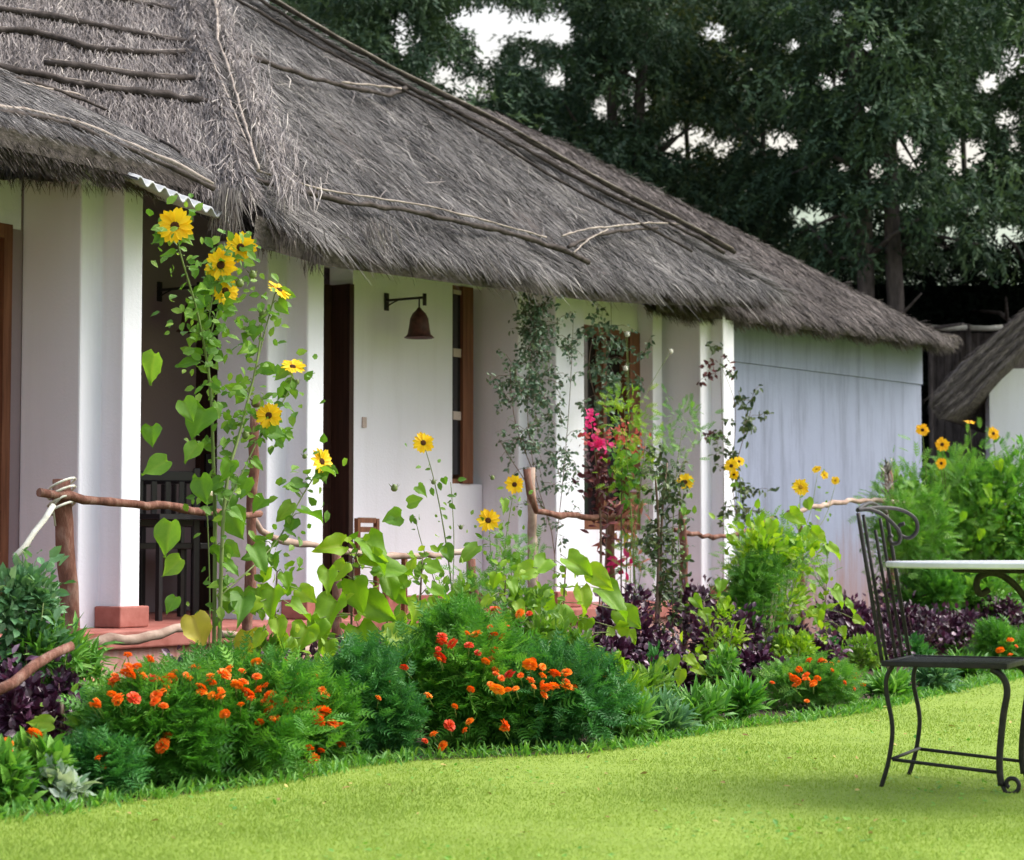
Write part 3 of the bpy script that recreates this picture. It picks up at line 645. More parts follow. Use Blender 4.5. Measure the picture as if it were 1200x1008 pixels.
# lower thatch over the first pillar: parameter s along u, t up the slope
LU0, LU1 = -3.2, .42
def low_pt(s, t):
    u = LU0 + (LU1 - LU0) * s
    zE = 2.86 - .03 * s
    q = u + 1.7
    top = .95 if u < -.2 else .95 - (u + .2) * .9
    lo = -.42 if u < -.62 else -.42 + (u + .62) * .35
    v = lo + (top - lo) * t
    return W(u, v, zE + .05 + .52 * (v + .42) - .10 * max(0, u + .6))
mb = MB(); vs = []
for j in range(15):
    for i in range(41): vs.append(low_pt(i / 40, j / 14) + Vector((0, 0, .03 * fbm(Vector((i * .4, j * .3, 5))))))
mb.add(vs, [(j * 41 + i, j * 41 + i + 1, j * 41 + i + 42, j * 41 + i + 41) for j in range(14) for i in range(40)], smooth=True)
vs = [low_pt(i / 40, 0) for i in range(41)] + [low_pt(i / 40, 0) + Vector((0, 0, -.10)) for i in range(41)] + [low_pt(i / 40, .9) + Vector((0, 0, -.14)) for i in range(41)]
mb.add(vs, [(i, i + 1, 42 + i, 41 + i) for i in range(40)] + [(41 + i, 42 + i, 83 + i, 82 + i) for i in range(40)])
roofp = mb.build('porch_roof', M_STRAWB, house)
def low_straw():
    n = 26000; s = rng.random(n); t = rng.random(n)
    u = LU0 + (LU1 - LU0) * s; top = np.where(u < -.2, .95, .95 - (u + .2) * .9); lo = np.where(u < -.62, -.42, -.42 + (u + .62) * .35); v = lo + (top - lo) * t
    z = 2.86 - .03 * s + .05 + .52 * (v + .42) - .10 * np.maximum(0, u + .6) + rng.uniform(.0, .05, n)
    P = Wn(u, v, z); a = rng.normal(.0, .22, n) + .55 * t ; D = (-m3 - np.array([0, 0, .56]))[None] * np.cos(a)[:, None] + (d3 - np.array([0, 0, .1]))[None] * np.sin(a)[:, None]
    Nn = np.repeat(nrm(np.array([-MX * .5, -MY * .5, .85]))[None], n, 0)
    L = rng.uniform(.1, .32, n) * (1 - .55 * (1 - t))
    straws('thatch_straw', M_STRAW, P, D, Nn, L, rng.uniform(.0018, .0042, n), np.clip(.46 + .12 * clump(u, v, 1) + rng.normal(0, .2, n), 0, 1), roofp)
    n = 9000; u = rng.uniform(LU0, LU1, n); lo = np.where(u < -.62, -.42, -.42 + (u + .62) * .35); lay = rng.random(n)
    z = 2.87 - .10 * lay - .10 * np.maximum(0, u + .6) + .52 * (lo + .42); P = Wn(u, lo + .03 + .1 * lay, z)
    a = rng.normal(.1, .3, n); D = (-m3 * .7 - np.array([0, 0, .7]))[None] * np.cos(a)[:, None] + d3[None] * np.sin(a)[:, None]
    straws('eave_straw', M_STRAW2, P, D, np.repeat(-m3[None], n, 0), rng.uniform(.04, .13, n), rng.uniform(.002, .004, n), np.clip(rng.normal(.4, .2, n), 0, 1), roofp)
low_straw()
def lowrope(pts, rad, m=M_ROPE):
    P = []
    for a, b in pts:
        r = ray(a, b)
        for t in np.linspace(7, 16, 500):
            p = Vector((r.x * t, r.y * t, r.z * t + CZ)); u, v = UV(p)
            if v > -.5 and p.z < 2.88 + .52 * (v + .42) - .10 * max(0, u + .6) + .05: P.append(p); break
    if len(P) > 1: rope(P, rad, m, roofp)
lowrope([(-20, 122), (40, 130), (80, 140), (120, 155), (160, 172), (200, 190), (250, 216)], .012, M_ROPEL)
lowrope([(-20, 128), (40, 137), (80, 146), (120, 161), (160, 178), (200, 197), (250, 221)], .016)
lowrope([(-20, 82), (50, 100), (110, 122), (150, 140), (210, 178)], .012)
lowrope([(20, 96), (90, 110), (150, 130), (220, 172)], .006, M_ROPEL)
# corrugated sheet peeping out under the thatch
mb = MB(); nc = 90; vs = []
for j, v in enumerate((-.46, .5)):
    for i in range(nc + 1):
        u = -.52 + .74 * i / nc; vs.append(W(u, v, 2.77 - .16 * (u + .5) + .34 * (v + .46) + .018 * math.sin(i / nc * .74 / .09 * 2 * math.pi)))
for k in range(2 * (nc + 1)): vs.append(vs[k] + Vector((0, 0, -.012)))
q = 2 * (nc + 1)
mb.add(vs, [(i, i + 1, nc + 2 + i, nc + 1 + i) for i in range(nc)] + [(q + i, q + nc + 1 + i, q + nc + 2 + i, q + i + 1) for i in range(nc)] + [(i, q + i, q + i + 1, i + 1) for i in range(nc)], smooth=True)
mb.build('corrugated_sheet', M_METAL, house)

# ------------------------------------------------------------------ rear wing
A2 = R(40); RD = Vector((math.sin(A2), math.cos(A2), 0)); RM = Vector((-math.cos(A2), math.sin(A2), 0)); R0 = Vector((1.93, 17.55, 0))
R0 = R0 - RD * .6
RMx = Matrix(((RD.x, RM.x, 0, R0.x), (RD.y, RM.y, 0, R0.y), (0, 0, 1, 0), (0, 0, 0, 1)))
rear = thing('rear_cottage', 'low thatched outbuilding with weathered bluish wall behind the last pillar', 'outbuilding')
RLn = 3.84
mb = MB(); mb.box(0, RLn, 0, .2, 0, 2.45, RMx); o = mb.build('wall', M_REAR, rear)
mb = MB(); mb.box(0, RLn + .012, -.012, .21, 2.452, 2.95, RMx); mb.build('wall_band', M_REAR, rear)
mb = MB(); mb.box(RLn - .2, RLn, .201, 4, 0, 2.95, RMx); mb.build('wall', M_REAR, rear)
def rz(s, v): return 2.86 + .06 * s / 4 + .70 * (v + .3)
mb = MB(); vs = []
for j in range(21):
    v = -.32 + 3.0 * j / 20
    for i in range(31):
        hi = RLn - .26 - (v + .32) * 1.02; lo = -1.2; s = lo + (hi - lo) * i / 30
        vs.append(RMx @ Vector((s, v, rz(s, v) + .03 * fbm(Vector((s * 1.5, v * 1.5, 1))))))
mb.add(vs, [(j * 31 + i, j * 31 + i + 1, j * 31 + i + 32, j * 31 + i + 31) for j in range(20) for i in range(30)], smooth=True)
e = [RMx @ Vector((s, v, rz(s, -.3) + dz)) for (v, dz) in ((-.32, 0), (-.31, -.12), (.6, .3)) for s in np.linspace(-1, RLn + .2, 20)]
mb.add(e, [(i, i + 1, 21 + i, 20 + i) for i in range(19)] + [(20 + i, 21 + i, 41 + i, 40 + i) for i in range(19)])
e = []
for j in range(11):
    k = 3.0 * j / 10; e += [RMx @ Vector((RLn - .26 - k * 1.02, -.32 + k, rz(4, -.32 + k))), RMx @ Vector((RLn + .22 - k, 6 - k, rz(4, -.32 + k)))]
mb.add(e, [(2 * i, 2 * i + 1, 2 * i + 3, 2 * i + 2) for i in range(10)])
rroof = mb.build('roof', M_STRAWB, rear)
def rear_straw():
    n = 38000; v = -.32 + 3.0 * rng.random(n) ** 1.2; hi = RLn - .26 - (v + .32) * 1.02; s = -1.2 + (hi + 1.2) * rng.random(n) ** .8
    z = 2.86 + .015 * s + .70 * (v + .3) + rng.uniform(0, .05, n)
    R3, M3 = np.array(RD), np.array(RM); P = np.array(R0)[None] + R3[None] * s[:, None] + M3[None] * v[:, None]; P[:, 2] = z
    a = rng.normal(0, .3, n) + .2 * clump(s, v, 1); dn_ = nrm(-M3 - np.array([0, 0, .70])); D = dn_[None] * np.cos(a)[:, None] + R3[None] * np.sin(a)[:, None]
    Nn = nrm(-M3 * .7 + np.array([0, 0, 1])); 
    straws('thatch_straw', M_STRAW2, P, D, np.repeat(Nn[None], n, 0), rng.uniform(.08, .3, n), rng.uniform(.003, .006, n), np.clip(.52 + .12 * clump(s, v, 1.3) + rng.normal(0, .2, n), 0, 1), rroof)
    n = 12000; s = rng.uniform(-1, RLn + .22, n); lay = rng.random(n); P = np.array(R0)[None] + R3[None] * s[:, None] + M3[None] * (-.3 + .12 * lay)[:, None]; P[:, 2] = 2.86 + .015 * s - .1 * lay + .02
    a = rng.normal(.1, .35, n); D = nrm(-M3 * .6 - np.array([0, 0, .8]))[None] * np.cos(a)[:, None] + R3[None] * np.sin(a)[:, None]
    straws('eave_straw', M_STRAW2, P, D, np.repeat(-M3[None], n, 0), rng.uniform(.05, .17, n) + .03 * np.sin(s * 9), rng.uniform(.003, .006, n), np.clip(rng.normal(.5, .22, n), 0, 1), rroof)
    n = 4000; k = rng.uniform(0, 2.6, n); s = RLn - .26 - k * 1.02 + rng.uniform(-.1, .03, n); v = -.32 + k; P = np.array(R0)[None] + R3[None] * s[:, None] + M3[None] * v[:, None]; P[:, 2] = 2.9 + .70 * (v + .3) + rng.uniform(0, .05, n)
    D = np.repeat((R3 * .8 - M3 * .5 - np.array([0, 0, .6]))[None], n, 0) + rng.normal(0, .3, (n, 3))
    straws('hip_straw', M_STRAW2, P, D, np.repeat(Nn[None], n, 0), rng.uniform(.05, .14, n), rng.uniform(.003, .006, n), np.clip(rng.normal(.45, .2, n), 0, 1), rroof)
rear_straw()

# ------------------------------------------------------------------ small hut at the right edge
hut = thing('small_hut', 'white walled hut at the right edge under a steep thatched verge', 'hut')
HY = 21.3
def hp(px, py, dy=0): return PY(px, py, HY) + Vector((0, dy, 0))
prof = [(1088, 474), (1120, 436), (1160, 398), (1202, 362), (1300, 285), (1420, 190), (1420, 235), (1300, 322), (1204, 404), (1165, 440), (1140, 468), (1112, 492), (1098, 490)]
mb = MB(); n = len(prof); vs = [hp(a, b) for a, b in prof] + [hp(a, b) + Vector((1.6, 4.0, 0)) for a, b in prof]
mb.add(vs, [tuple(range(n))[::-1], tuple(range(n, 2 * n))] + [(i, (i + 1) % n, n + (i + 1) % n, n + i) for i in range(n)])
hr = mb.build('roof', M_STRAWB, hut)
def hut_straw():
    n = 9000; t = rng.random(n); e = rng.random(n)
    top = np.array([np.array(hp(a, b)) for a, b in prof[:6]]); bot = np.array([np.array(hp(a, b)) for a, b in (prof[12], prof[10], prof[9], prof[8], prof[7], prof[6])])
    x = .45 + t * 3.4; i = np.minimum(x.astype(int), 4); f = (x - i)[:, None]
    P = (top[i] * (1 - f) + top[i + 1] * f) * (1 - e[:, None]) + (bot[i] * (1 - f) + bot[i + 1] * f) * e[:, None]; P[:, 1] -= rng.uniform(.005, .05, n)
    D = np.repeat(nrm(top[0] - top[3])[None], n, 0) + rng.normal(0, .10, (n, 3))
    straws('thatch_straw', M_STRAW2, P, D, np.repeat(np.array([[0., -1, 0]]), n, 0), rng.uniform(.08, .2, n), rng.uniform(.003, .006, n), np.clip(.45 + .25 * np.sin(e * 22) + rng.normal(0, .15, n), 0, 1), hr)
    n = 5000; x = .4 + rng.random(n) * 3.4; i = np.minimum(x.astype(int), 4); f = (x - i)[:, None]; P = top[i] * (1 - f) + top[i + 1] * f; q_ = rng.uniform(-.01, 1, n); P[:, 1] += q_ * 4; P[:, 0] += q_ * 1.6; P[:, 2] += .01
    D = np.repeat(nrm(top[0] - top[3])[None], n, 0) + rng.normal(0, .16, (n, 3))
    straws('slope_straw', M_STRAW2, P, D, np.repeat(np.array([[-.6, -.1, .7]]), n, 0), rng.uniform(.1, .3, n), rng.uniform(.003, .006, n), np.clip(rng.normal(.5, .2, n), 0, 1), hr)
hut_straw()
a = PY(1160, 500, HY + .5)
mb = MB(); mb.box(a.x, a.x + 4, HY + .5, HY + .7, 0, PY(1160, 432, HY + .5).z, None); mb.add([(a.x, HY + .501, 2.2), (a.x + 4, HY + .501, 2.2), (a.x + 4, HY + .501, 4.5)], [(0, 1, 2)]); mb.build('wall', M_WHITE, hut)
zz = PY(1160, 445, HY + .5).z; mb = MB(); vs = [(a.x + dx_ + q_ * 1.5, HY + .701 + q_ * 4, z_) for z_ in (0, zz) for dx_, q_ in ((.001, 0), (.2, 0), (.2, .9), (.001, .9))]; mb.add(vs, [(3, 2, 1, 0), (4, 5, 6, 7), (0, 1, 5, 4), (1, 2, 6, 5), (2, 3, 7, 6), (3, 0, 4, 7)]); mb.build('wall', M_WHITE, hut)
mb = MB(); b0 = PY(1150, 445, HY + .6); mb.tube([b0, b0 + Vector((1.5, 0, -.03))], .04, 8); mb.build('beam', M_BARK, hut)

# ------------------------------------------------------------------ trees and dark hedge behind
GAPS = [(575, 14, 34, 20), (618, 20, 22, 16), (655, 22, 18, 22), (540, 8, 16, 10), (572, 48, 16, 16), (518, 74, 16, 10), (548, 96, 24, 9), (470, 40, 9, 16), (468, 10, 10, 8), (652, 80, 14, 12), (745, 72, 8, 10), (708, 118, 14, 8), (752, 105, 7, 14), (808, 150, 26, 14), (850, 163, 10, 8), (918, 158, 24, 11), (978, 83, 14, 9), (930, 98, 6, 6), (1022, 42, 8, 10), (842, 26, 18, 9), (935, 42, 12, 5), (1020, 118, 7, 6), (1065, 165, 17, 15), (1080, 188, 10, 6), (1030, 194, 11, 8), (1140, 168, 22, 16), (1122, 190, 9, 8), (1165, 86, 13, 13), (1192, 60, 9, 16), (1185, 130, 14, 9), (955, 244, 30, 11), (1115, 270, 12, 13), (1180, 270, 26, 13), (1030, 250, 5, 16), (1085, 228, 6, 5), (990, 190, 7, 5), (1195, 160, 8, 8), (985, 10, 8, 6), (1060, 232, 8, 6), (620, 60, 9, 7), (785, 162, 9, 7), (560, 6, 12, 8), (1140, 240, 8, 6)]
def gap(px, py, grow=1.0):
    for x, y, a, b in GAPS:
        if ((px - x) / (a * grow + 7)) ** 2 + ((py - y) / (b * grow + 6)) ** 2 < 1: return True
    return False
trees = [  # px of foot, distance, px spread, label, leaf material
    (455, 25, 95, 'dark leafy tree rising behind the top of the thatch ridge', M_TREE), (600, 30, 90, 'thin dark tree below the widest opening of pale sky', M_TREE),
    (722, 27, 75, 'dark tree with two close slender trunks above the middle of the roof', M_TREE), (812, 31, 80, 'tree with warm olive lower leaves behind the roof slope', M_TREE2),
    (905, 27, 75, 'dense dark tree over the roof of the outbuilding', M_TREE), (1042, 24, 95, 'big dark tree with forked trunk near the right side', M_TREE),
    (1128, 30, 70, 'dark tree with slender trunk between forked tree and picture edge', M_TREE), (1215, 26, 80, 'dark drooping tree at the far right edge', M_TREE),
    (660, 38, 110, 'distant dark tree filling in behind the slender trunks', M_TREE), (985, 37, 120, 'distant dark tree seen between two nearer trees on the right', M_TREE), (380, 33, 90, 'leafy tree mostly hidden behind the thatch peak', M_TREE)]
for (fx, Y, sp, lab, lm) in trees:
    sc = FPX / Y; base = PY(fx, 640, Y); base.z = 0
    t = thing('background_tree', lab, 'tree', base, 'trees standing behind the cottage')
    topz = PY(fx, -60 if fx in (722, 1042) else rnd.uniform(90, 150), Y).z + .5
    # trunk and limbs
    trunks = [(0, 0)]
    if fx == 1042: trunks = [(-.12, .26), (.10, .05)]
    if fx == 722: trunks = [(-.08, -.1), (.12, .22)]
    mbt = MB(); limbs = []
    for (ox, lean) in trunks:
        P = []; k = 9; w1, w2 = rnd.uniform(0, 6), rnd.uniform(.06, .14)
        for i in range(k):
            q = i / (k - 1); P.append(base + Vector((ox + lean * q * (-1 if ox < 0 else 1) * 1.6 + w2 * math.sin(w1 + q * 5), .1 * math.sin(q * 4 + w1), topz * q)))
        r0 = .125 if Y < 25 else .12 if fx == 722 else .075
        mbt.tube(P, [r0 * (1.15 - .75 * i / (k - 1)) for i in range(k)], 8, rough=.12)
        for q in range(7):
            i = rnd.randint(3, k - 2); a = P[i]; s = rnd.choice((-1, 1)); L = sp / sc * rnd.uniform(.5, .95)
            e1 = a + Vector((s * L * .5, rnd.uniform(-.5, .5), rnd.uniform(.1, .5))); e2_ = a + Vector((s * L, rnd.uniform(-.9, .9), rnd.uniform(0, .8)))
            limbs.append((a, e1, e2_))
    mbt.build('trunk', M_TRUNK, t)
    for L3 in limbs:
        mbl = MB(); mbl.tube(L3, [.045, .03, .012], 5, rough=.1); mbl.build('limb', M_TRUNK, t)
    # crown clumps spread round the limbs
    nc = int(300 * (sp / 90)); bottom = 300 if Y < 35 else 330
    cy_ = rng.uniform(-70, bottom, nc); cx_ = fx + rng.normal(0, sp * .62, nc)
    cp = np.array([np.array(PY(a, b, Y)) for a, b in zip(cx_, cy_)]); cp[:, 1] += rng.normal(0, 1.1, nc)
    rad_ = rng.uniform(.16, .50, nc); cnt = (38 * (rad_ / .3) ** 1.4).astype(int); ids = np.repeat(np.arange(nc), cnt); m_ = len(ids)
    o_ = rng.normal(0, 1, (m_, 3)) * np.array([1, 1, .62]) * rad_[ids][:, None] * .6; P = cp[ids] + o_
    fy = P[:, 1]; qx = 600 + 2400 * P[:, 0] / fy; qy = 640 - 2400 * (P[:, 2] - CZ) / fy
    keep = np.ones(m_, bool)
    for (x, y, a, b) in GAPS: keep &= ((qx - x) / (a * 1.15 + 7)) ** 2 + ((qy - y) / (b * 1.15 + 7)) ** 2 > rng.uniform(.3, 1.35, m_)
    if fx == 1042: keep &= ~((qy > 232) & (np.abs(qx - fx) < 24) & (P[:, 1] < Y))
    P = P[keep]; o_ = o_[keep]; ids = ids[keep]; m_ = len(P)
    Dr = np.c_[o_[:, 0] * 1.2 + rng.normal(0, .3, m_), o_[:, 1] + rng.normal(0, .3, m_), o_[:, 2] - .25 + rng.normal(0, .2, m_)]
    ct = np.clip(rng.normal(.5, .24, nc)[ids] + rng.normal(0, .14, m_), 0, 1)
    scatter('crown', lm, T_SPRAY2, P, Dr, rng.normal(0, .5, (m_, 3)) + np.array([0, 0, 1.]), rng.uniform(.16, .30, m_), ct, t)
# dark mass: tall hedge under the trees
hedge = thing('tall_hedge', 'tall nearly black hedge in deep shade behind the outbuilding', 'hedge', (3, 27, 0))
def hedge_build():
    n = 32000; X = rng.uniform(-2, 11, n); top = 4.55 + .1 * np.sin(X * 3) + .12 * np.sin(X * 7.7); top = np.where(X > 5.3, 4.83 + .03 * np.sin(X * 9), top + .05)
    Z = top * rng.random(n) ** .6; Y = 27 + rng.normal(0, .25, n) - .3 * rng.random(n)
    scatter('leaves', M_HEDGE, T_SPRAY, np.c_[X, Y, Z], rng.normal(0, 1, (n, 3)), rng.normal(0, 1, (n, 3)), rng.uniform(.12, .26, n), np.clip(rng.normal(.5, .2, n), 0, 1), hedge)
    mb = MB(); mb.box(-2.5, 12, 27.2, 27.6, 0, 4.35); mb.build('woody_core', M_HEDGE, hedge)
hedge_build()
yf = thing('yard_rail_fence', 'dark plank fence with a pale top rail behind the hut', 'fence', PY(1090, 640, 25.6) * 1)
yf.location.z = 0; WL[yf.name] = Vector(yf.location)
for x0, x1 in ((1092, 1133), (1137, 1175)):
    mb = MB(); a, b = PY(x0, 384, 25.6), PY(x1, 384, 25.6); mb.tube([a, a.lerp(b, .5) + Vector((0, 0, -.012)), b], 0.036, 7, rough=.15); mb.build('rail', M_POLE, yf)
for x in (1090, 1135, 1178, 1225):
    mb = MB(); a = PY(x, 380, 25.66); mb.tube([(a.x, a.y, 0), a], .035, 7, rough=.15); mb.build('post', M_TRUNK, yf)
for i in range(26):
    a = PY(1088, 390, 25.75); x = a.x + i * .10; mb = MB(); mb.box(x, x + .092, 25.75, 25.775, 0, a.z + rnd.uniform(-.02, .02)); mb.build('plank', M_TRUNK, yf)

# ------------------------------------------------------------------ wall lamps
def wall_lamp(px_plate, px_end, py, v, label, s=1.0):
    a = PV(px_plate, py, v); org = a
    t = thing('wall_lamp', label, 'lamp', a, 'bell shaped wall lamps')
    nv = -Vector((MX, MY, 0)); L = .34 * s
    def loc(f, z): return a + nv * f + Vector((0, 0, z))
    mb = MB(); Mx = Matrix.Translation(a) @ Matrix(((DX, nv.x, 0, 0), (DY, nv.y, 0, 0), (0, 0, 1, 0), (0, 0, 0, 1)))
    mb.box(-.02, .02, .001, .014, -.06 * s, .06 * s, Mx); mb.build('wall_plate', M_IRON, t)
    mb = MB(); mb.tube([loc(.014, .01), loc(L, .01)], .009 * s, 7); mb.tube([loc(L * .97, .035 * s), loc(L * .97, -.045 * s)], .014 * s, 7); mb.tube([loc(.014, -.03 * s), loc(.06 * s, -.01 * s), loc(.11 * s, .006)], .005, 5); mb.build('bracket', M_IRON, t)
    mb = MB(); prof = [(.010, -.045), (.020, -.06), (.045, -.085), (.062, -.12), (.070, -.18), (.078, -.225), (.098, -.245), (.104, -.25), (.097, -.252), (.070, -.235)]
    k = 20; c = loc(L * .97 - .045 * s, -.012 * s); 
    for i, (r_, z) in enumerate(prof):
        for j in range(k): th = 2 * math.pi * j / k; mb.v.append(tuple(c + Vector((math.cos(th) * r_ * s, math.sin(th) * r_ * s, z * s)))); mb.t.append(.5)
    for i in range(len(prof) - 1):
        for j in range(k): mb.f.append((i * k + j, i * k + (j + 1) % k, (i + 1) * k + (j + 1) % k, (i + 1) * k + j)); mb.sm.append(True)
    mb.build('lamp_shade', M_RUST, t)
    mb = MB(); mb.tube([c + Vector((0, 0, -.10 * s)), c + Vector((0, 0, -.16 * s)), c + Vector((0, 0, -.215 * s))], [.018, .03, .012], 10); mb.build('bulb', M_BULB, t)
    mb = MB(); mb.tube([c + Vector((0, 0, -.05 * s)), c + Vector((0, 0, .02 * s)), loc(L * .97, .01)], .006, 5); mb.build('hanger', M_IRON, t)
wall_lamp(452, 492, 354, VB, 'rusty bell lamp on iron bracket on white wall beside the dark door')
wall_lamp(186, 236, 342, VD, 'bell lamp in the shaded porch behind the tallest sunflowers', 1.1)

# ------------------------------------------------------------------ porch furniture
def porch_chair(px, v, label, yaw, s=1.0, m=M_BLACKW):
    p = PV(px, 700, v); p.z = FZ
    t = thing('porch_chair', label, 'chair', p, 'furniture on the porch')
    Mx = Matrix.Translation(p) @ Matrix.Rotation(yaw, 4, 'Z') @ Matrix.Scale(s, 4)
    def part(n, *bx):
        mb = MB()
        for b in bx: mb.box(*b, Mx)
        bevel_mesh(mb.build(n, m, t), .004)
    for x in (-.22, .22):
        part('leg', (x - .02, x + .02, -.22, -.18, 0, .42)); part('leg', (x - .02, x + .02, .20, .24, 0, .92))
    part('seat', (-.25, .25, -.24, .20, .421, .46))
    part('top_rail', (-.199, .199, .205, .235, .84, .90)); part('lower_rail', (-.199, .199, .205, .235, .56, .61))
    for x in (-.13, -.045, .04, .125): part('back_slat', (x - .015, x + .02, .212, .228, .611, .839))
porch_chair(180, 1.05, 'black slat-back chair just right of the first pillar on the porch', R(200))
porch_chair(222, 1.3, 'black slat-back chair by the dark porch doorway', R(150))
p = PV(196, 700, .72); p.z = FZ
t = thing('porch_table', 'low black table on the porch behind the tall sunflowers', 'table', p, 'furniture on the porch')
mb = MB(); Mx = Matrix.Translation(p) @ Matrix.Rotation(R(56), 4, 'Z'); mb.box(-.28, .38, -.2, .25, .60, .63, Mx); mb.build('table_top', M_BLACKW, t)
for x in (-.26, .34):
    for y in (-.18, .21): mb = MB(); mb.box(x, x + .03, y, y + .03, 0, .599, Mx); mb.build('leg', M_BLACKW, t)
p = PV(400, 640, VB + .01); u_, v_ = UV(p); p = W(u_ - .04, VB - .35, FZ)
t = thing('wooden_stool', 'small brown ladder-back seat standing in front of the dark door', 'stool', p)
def sb(n, *b):
    mb = MB(); mb.box(*b, Matrix.Translation(p) @ Matrix.Rotation(R(60), 4, 'Z')); mb.build(n, M_FRAME, t)
for x in (-.11, .11):
    for y in (-.11, .11): sb('leg', x - .015, x + .015, y - .015, y + .015, 0, .36 if y < 0 else .62)
sb('seat', -.13, .13, -.13, .09, .361, .385)
for z in (.46, .53, .59): sb('back_rail', -.094, .094, .10, .12, z, z + .035)

# ------------------------------------------------------------------ rustic fence
VF = -1.15
fence = thing('rustic_pole_fence', 'knotty pole fence of crooked branches running through the flower bed', 'fence', PV(75, 640, VF) * 1)
fence.location.z = 0; WL[fence.name] = Vector(fence.location)
def wob(pts, amp, step=.09):
    P = []
    for a, b in zip(pts[:-1], pts[1:]):
        k = max(1, int((b - a).length / step))
        for i in range(k): P.append(a.lerp(b, i / k) + Vector([rnd.uniform(-1, 1) * amp for _ in range(3)]))
    P.append(pts[-1]); return P
def pole(name, pts, r0, r1, m, v=VF, knots=True):
    P = wob([PV(a, b, v) for a, b in pts], .009, .07); k = len(P)
    r0 *= .84; r1 *= .84
    mb = MB(); mb.tube(P, [(r0 + (r1 - r0) * i / (k - 1)) * (1 + (.28 if knots and rnd.random() < .15 else 0) + rnd.uniform(-.08, .08)) for i in range(k)], 9, rough=.12)
    return mb.build(name, m, fence)
def post(px, top, r, m=M_BARK, v=VF, lean=0, extra=()):
    a = PV(px, top, v); b = Vector((a.x + lean, a.y, 0)); 
    P = wob([b, b.lerp(a, .5) + Vector((.01, 0, 0)), a] + [PV(x, y, v) for x, y in extra], .007)
    mb = MB(); mb.tube(P, [r * (1.1 - .2 * i / len(P)) * rnd.uniform(.9, 1.12) for i in range(len(P))], 9, rough=.14); return mb.build('post', m, fence)
post(72, 562, .042, lean=.07)
post(299, 480, .026, lean=-.05); post(622, 548, .030, M_PALEB, v=VF + .03, lean=.01); post(714, 600, .032); post(552, 655, .03); post(800, 600, .03, v=VF - .04)
post(1041, 549, .036, M_BARK); post(938, 600, .022); post(394, 640, .028)
pole('rail', [(47, 578), (80, 583), (130, 587), (200, 594), (272, 603), (305, 602)], .024, .020, M_BARK, VF - .07)
pole('rail', [(296, 606), (306, 622), (320, 631), (350, 638), (400, 645), (450, 652), (500, 651), (550, 645)], .020, .020, M_PALEB, VF + .05)
pole('rail', [(618, 548), (620, 580), (628, 598), (650, 603), (690, 606), (745, 606)], .023, .021, M_BARK, VF - .08)
pole('rail', [(790, 622), (830, 629), (862, 628), (885, 618), (905, 607)], .020, .017, M_BARK, VF + .04)
pole('rail', [(925, 602), (950, 595), (985, 588), (1030, 586), (1072, 591)], .022, .024, M_PALEB, VF - .08)
pole('rail', [(102, 757), (130, 750), (160, 748), (190, 742), (222, 735)], .030, .026, M_PALEB, VF - .06)
pole('rail', [(258, 742), (300, 752), (330, 763), (360, 762), (400, 750)], .022, .022, M_PALEB, VF - .06)
pole('rail', [(-12, 815), (15, 798), (40, 781), (66, 766), (84, 757)], .026, .022, M_BARK, -2.35)
pole('rail', [(1000, 730), (1060, 722), (1120, 715)], .02, .02, M_BARK, VF)
pole('pale_brace', [(18, 652), (40, 625), (63, 592)], .017, .015, M_POLE, VF - .15, False)
# rope lashing on the first post
mb = MB(); c = PV(74, 580, VF); 
for k in range(4):
    P = [c + Vector((math.cos(t_) * .056, math.sin(t_) * .11 - .03, -.06 + .035 * k + .03 * math.cos(t_))) for t_ in np.linspace(0, 6.28, 13)]
    mb.tube(P, .006, 5)
mb.tube([c + Vector((.02, -.06, 0)), c + Vector((-.03, -.07, -.05)), c + Vector((-.02, -.06, -.14))], .005, 5); mb.build('lashing', M_POLE, fence)
p = PV(111, 812, -1.5)
mb = MB(); mb.box(-.09, .09, -.05, .05, -.05, .06); o = mb.build('clay_block', M_CLAY); o.location = (p.x, p.y, p.z); o.rotation_euler = (.1, .2, .5); bevel_mesh(o, .015); o['label'] = 'pale orange clay block at the foot of the left fence post'; o['category'] = 'block'

# ------------------------------------------------------------------ plant building blocks
ME_HEART = {}
def leafmesh(key, m, **kw):
    out = []
    for sd in range(6):
        q_ = random.Random(sd * 7 + len(key)); k2 = dict(kw); k2.setdefault('droop', .25)
        k2['droop'] *= q_.uniform(.2, 2.2); k2['fold'] = q_.uniform(.02, .22); k2['twist'] = q_.uniform(-.3, .3); k2['width'] = q_.uniform(.36, .5) 
        vs, fs, tn = heart(sd + 3, **k2); mb = MB(); mb.add(vs, fs, smooth=True); mb.t = tn; out.append(mb.mesh('leaf', m))
    return out
def place_leaf(parent, pos, ydir, nhint, size, me, name='leaf'):
    if isinstance(me, list): me = rnd.choice(me)
    y = (Vector(ydir) + Vector([rnd.uniform(-.35, .35) for _ in range(3)])).normalized(); x = y.cross(Vector(nhint) + Vector([rnd.uniform(-.45, .45) for _ in range(3)])).normalized(); z = x.cross(y); size *= rnd.uniform(.8, 1.15)
    o = bpy.data.objects.new(name, me); C.objects.link(o); o.parent = parent
    M_ = Matrix((x, y, z)).transposed().to_4x4()
    o.matrix_local = Matrix.Translation(Vector(pos) - wloc(parent)) @ M_ @ Matrix.Scale(size, 4); return o
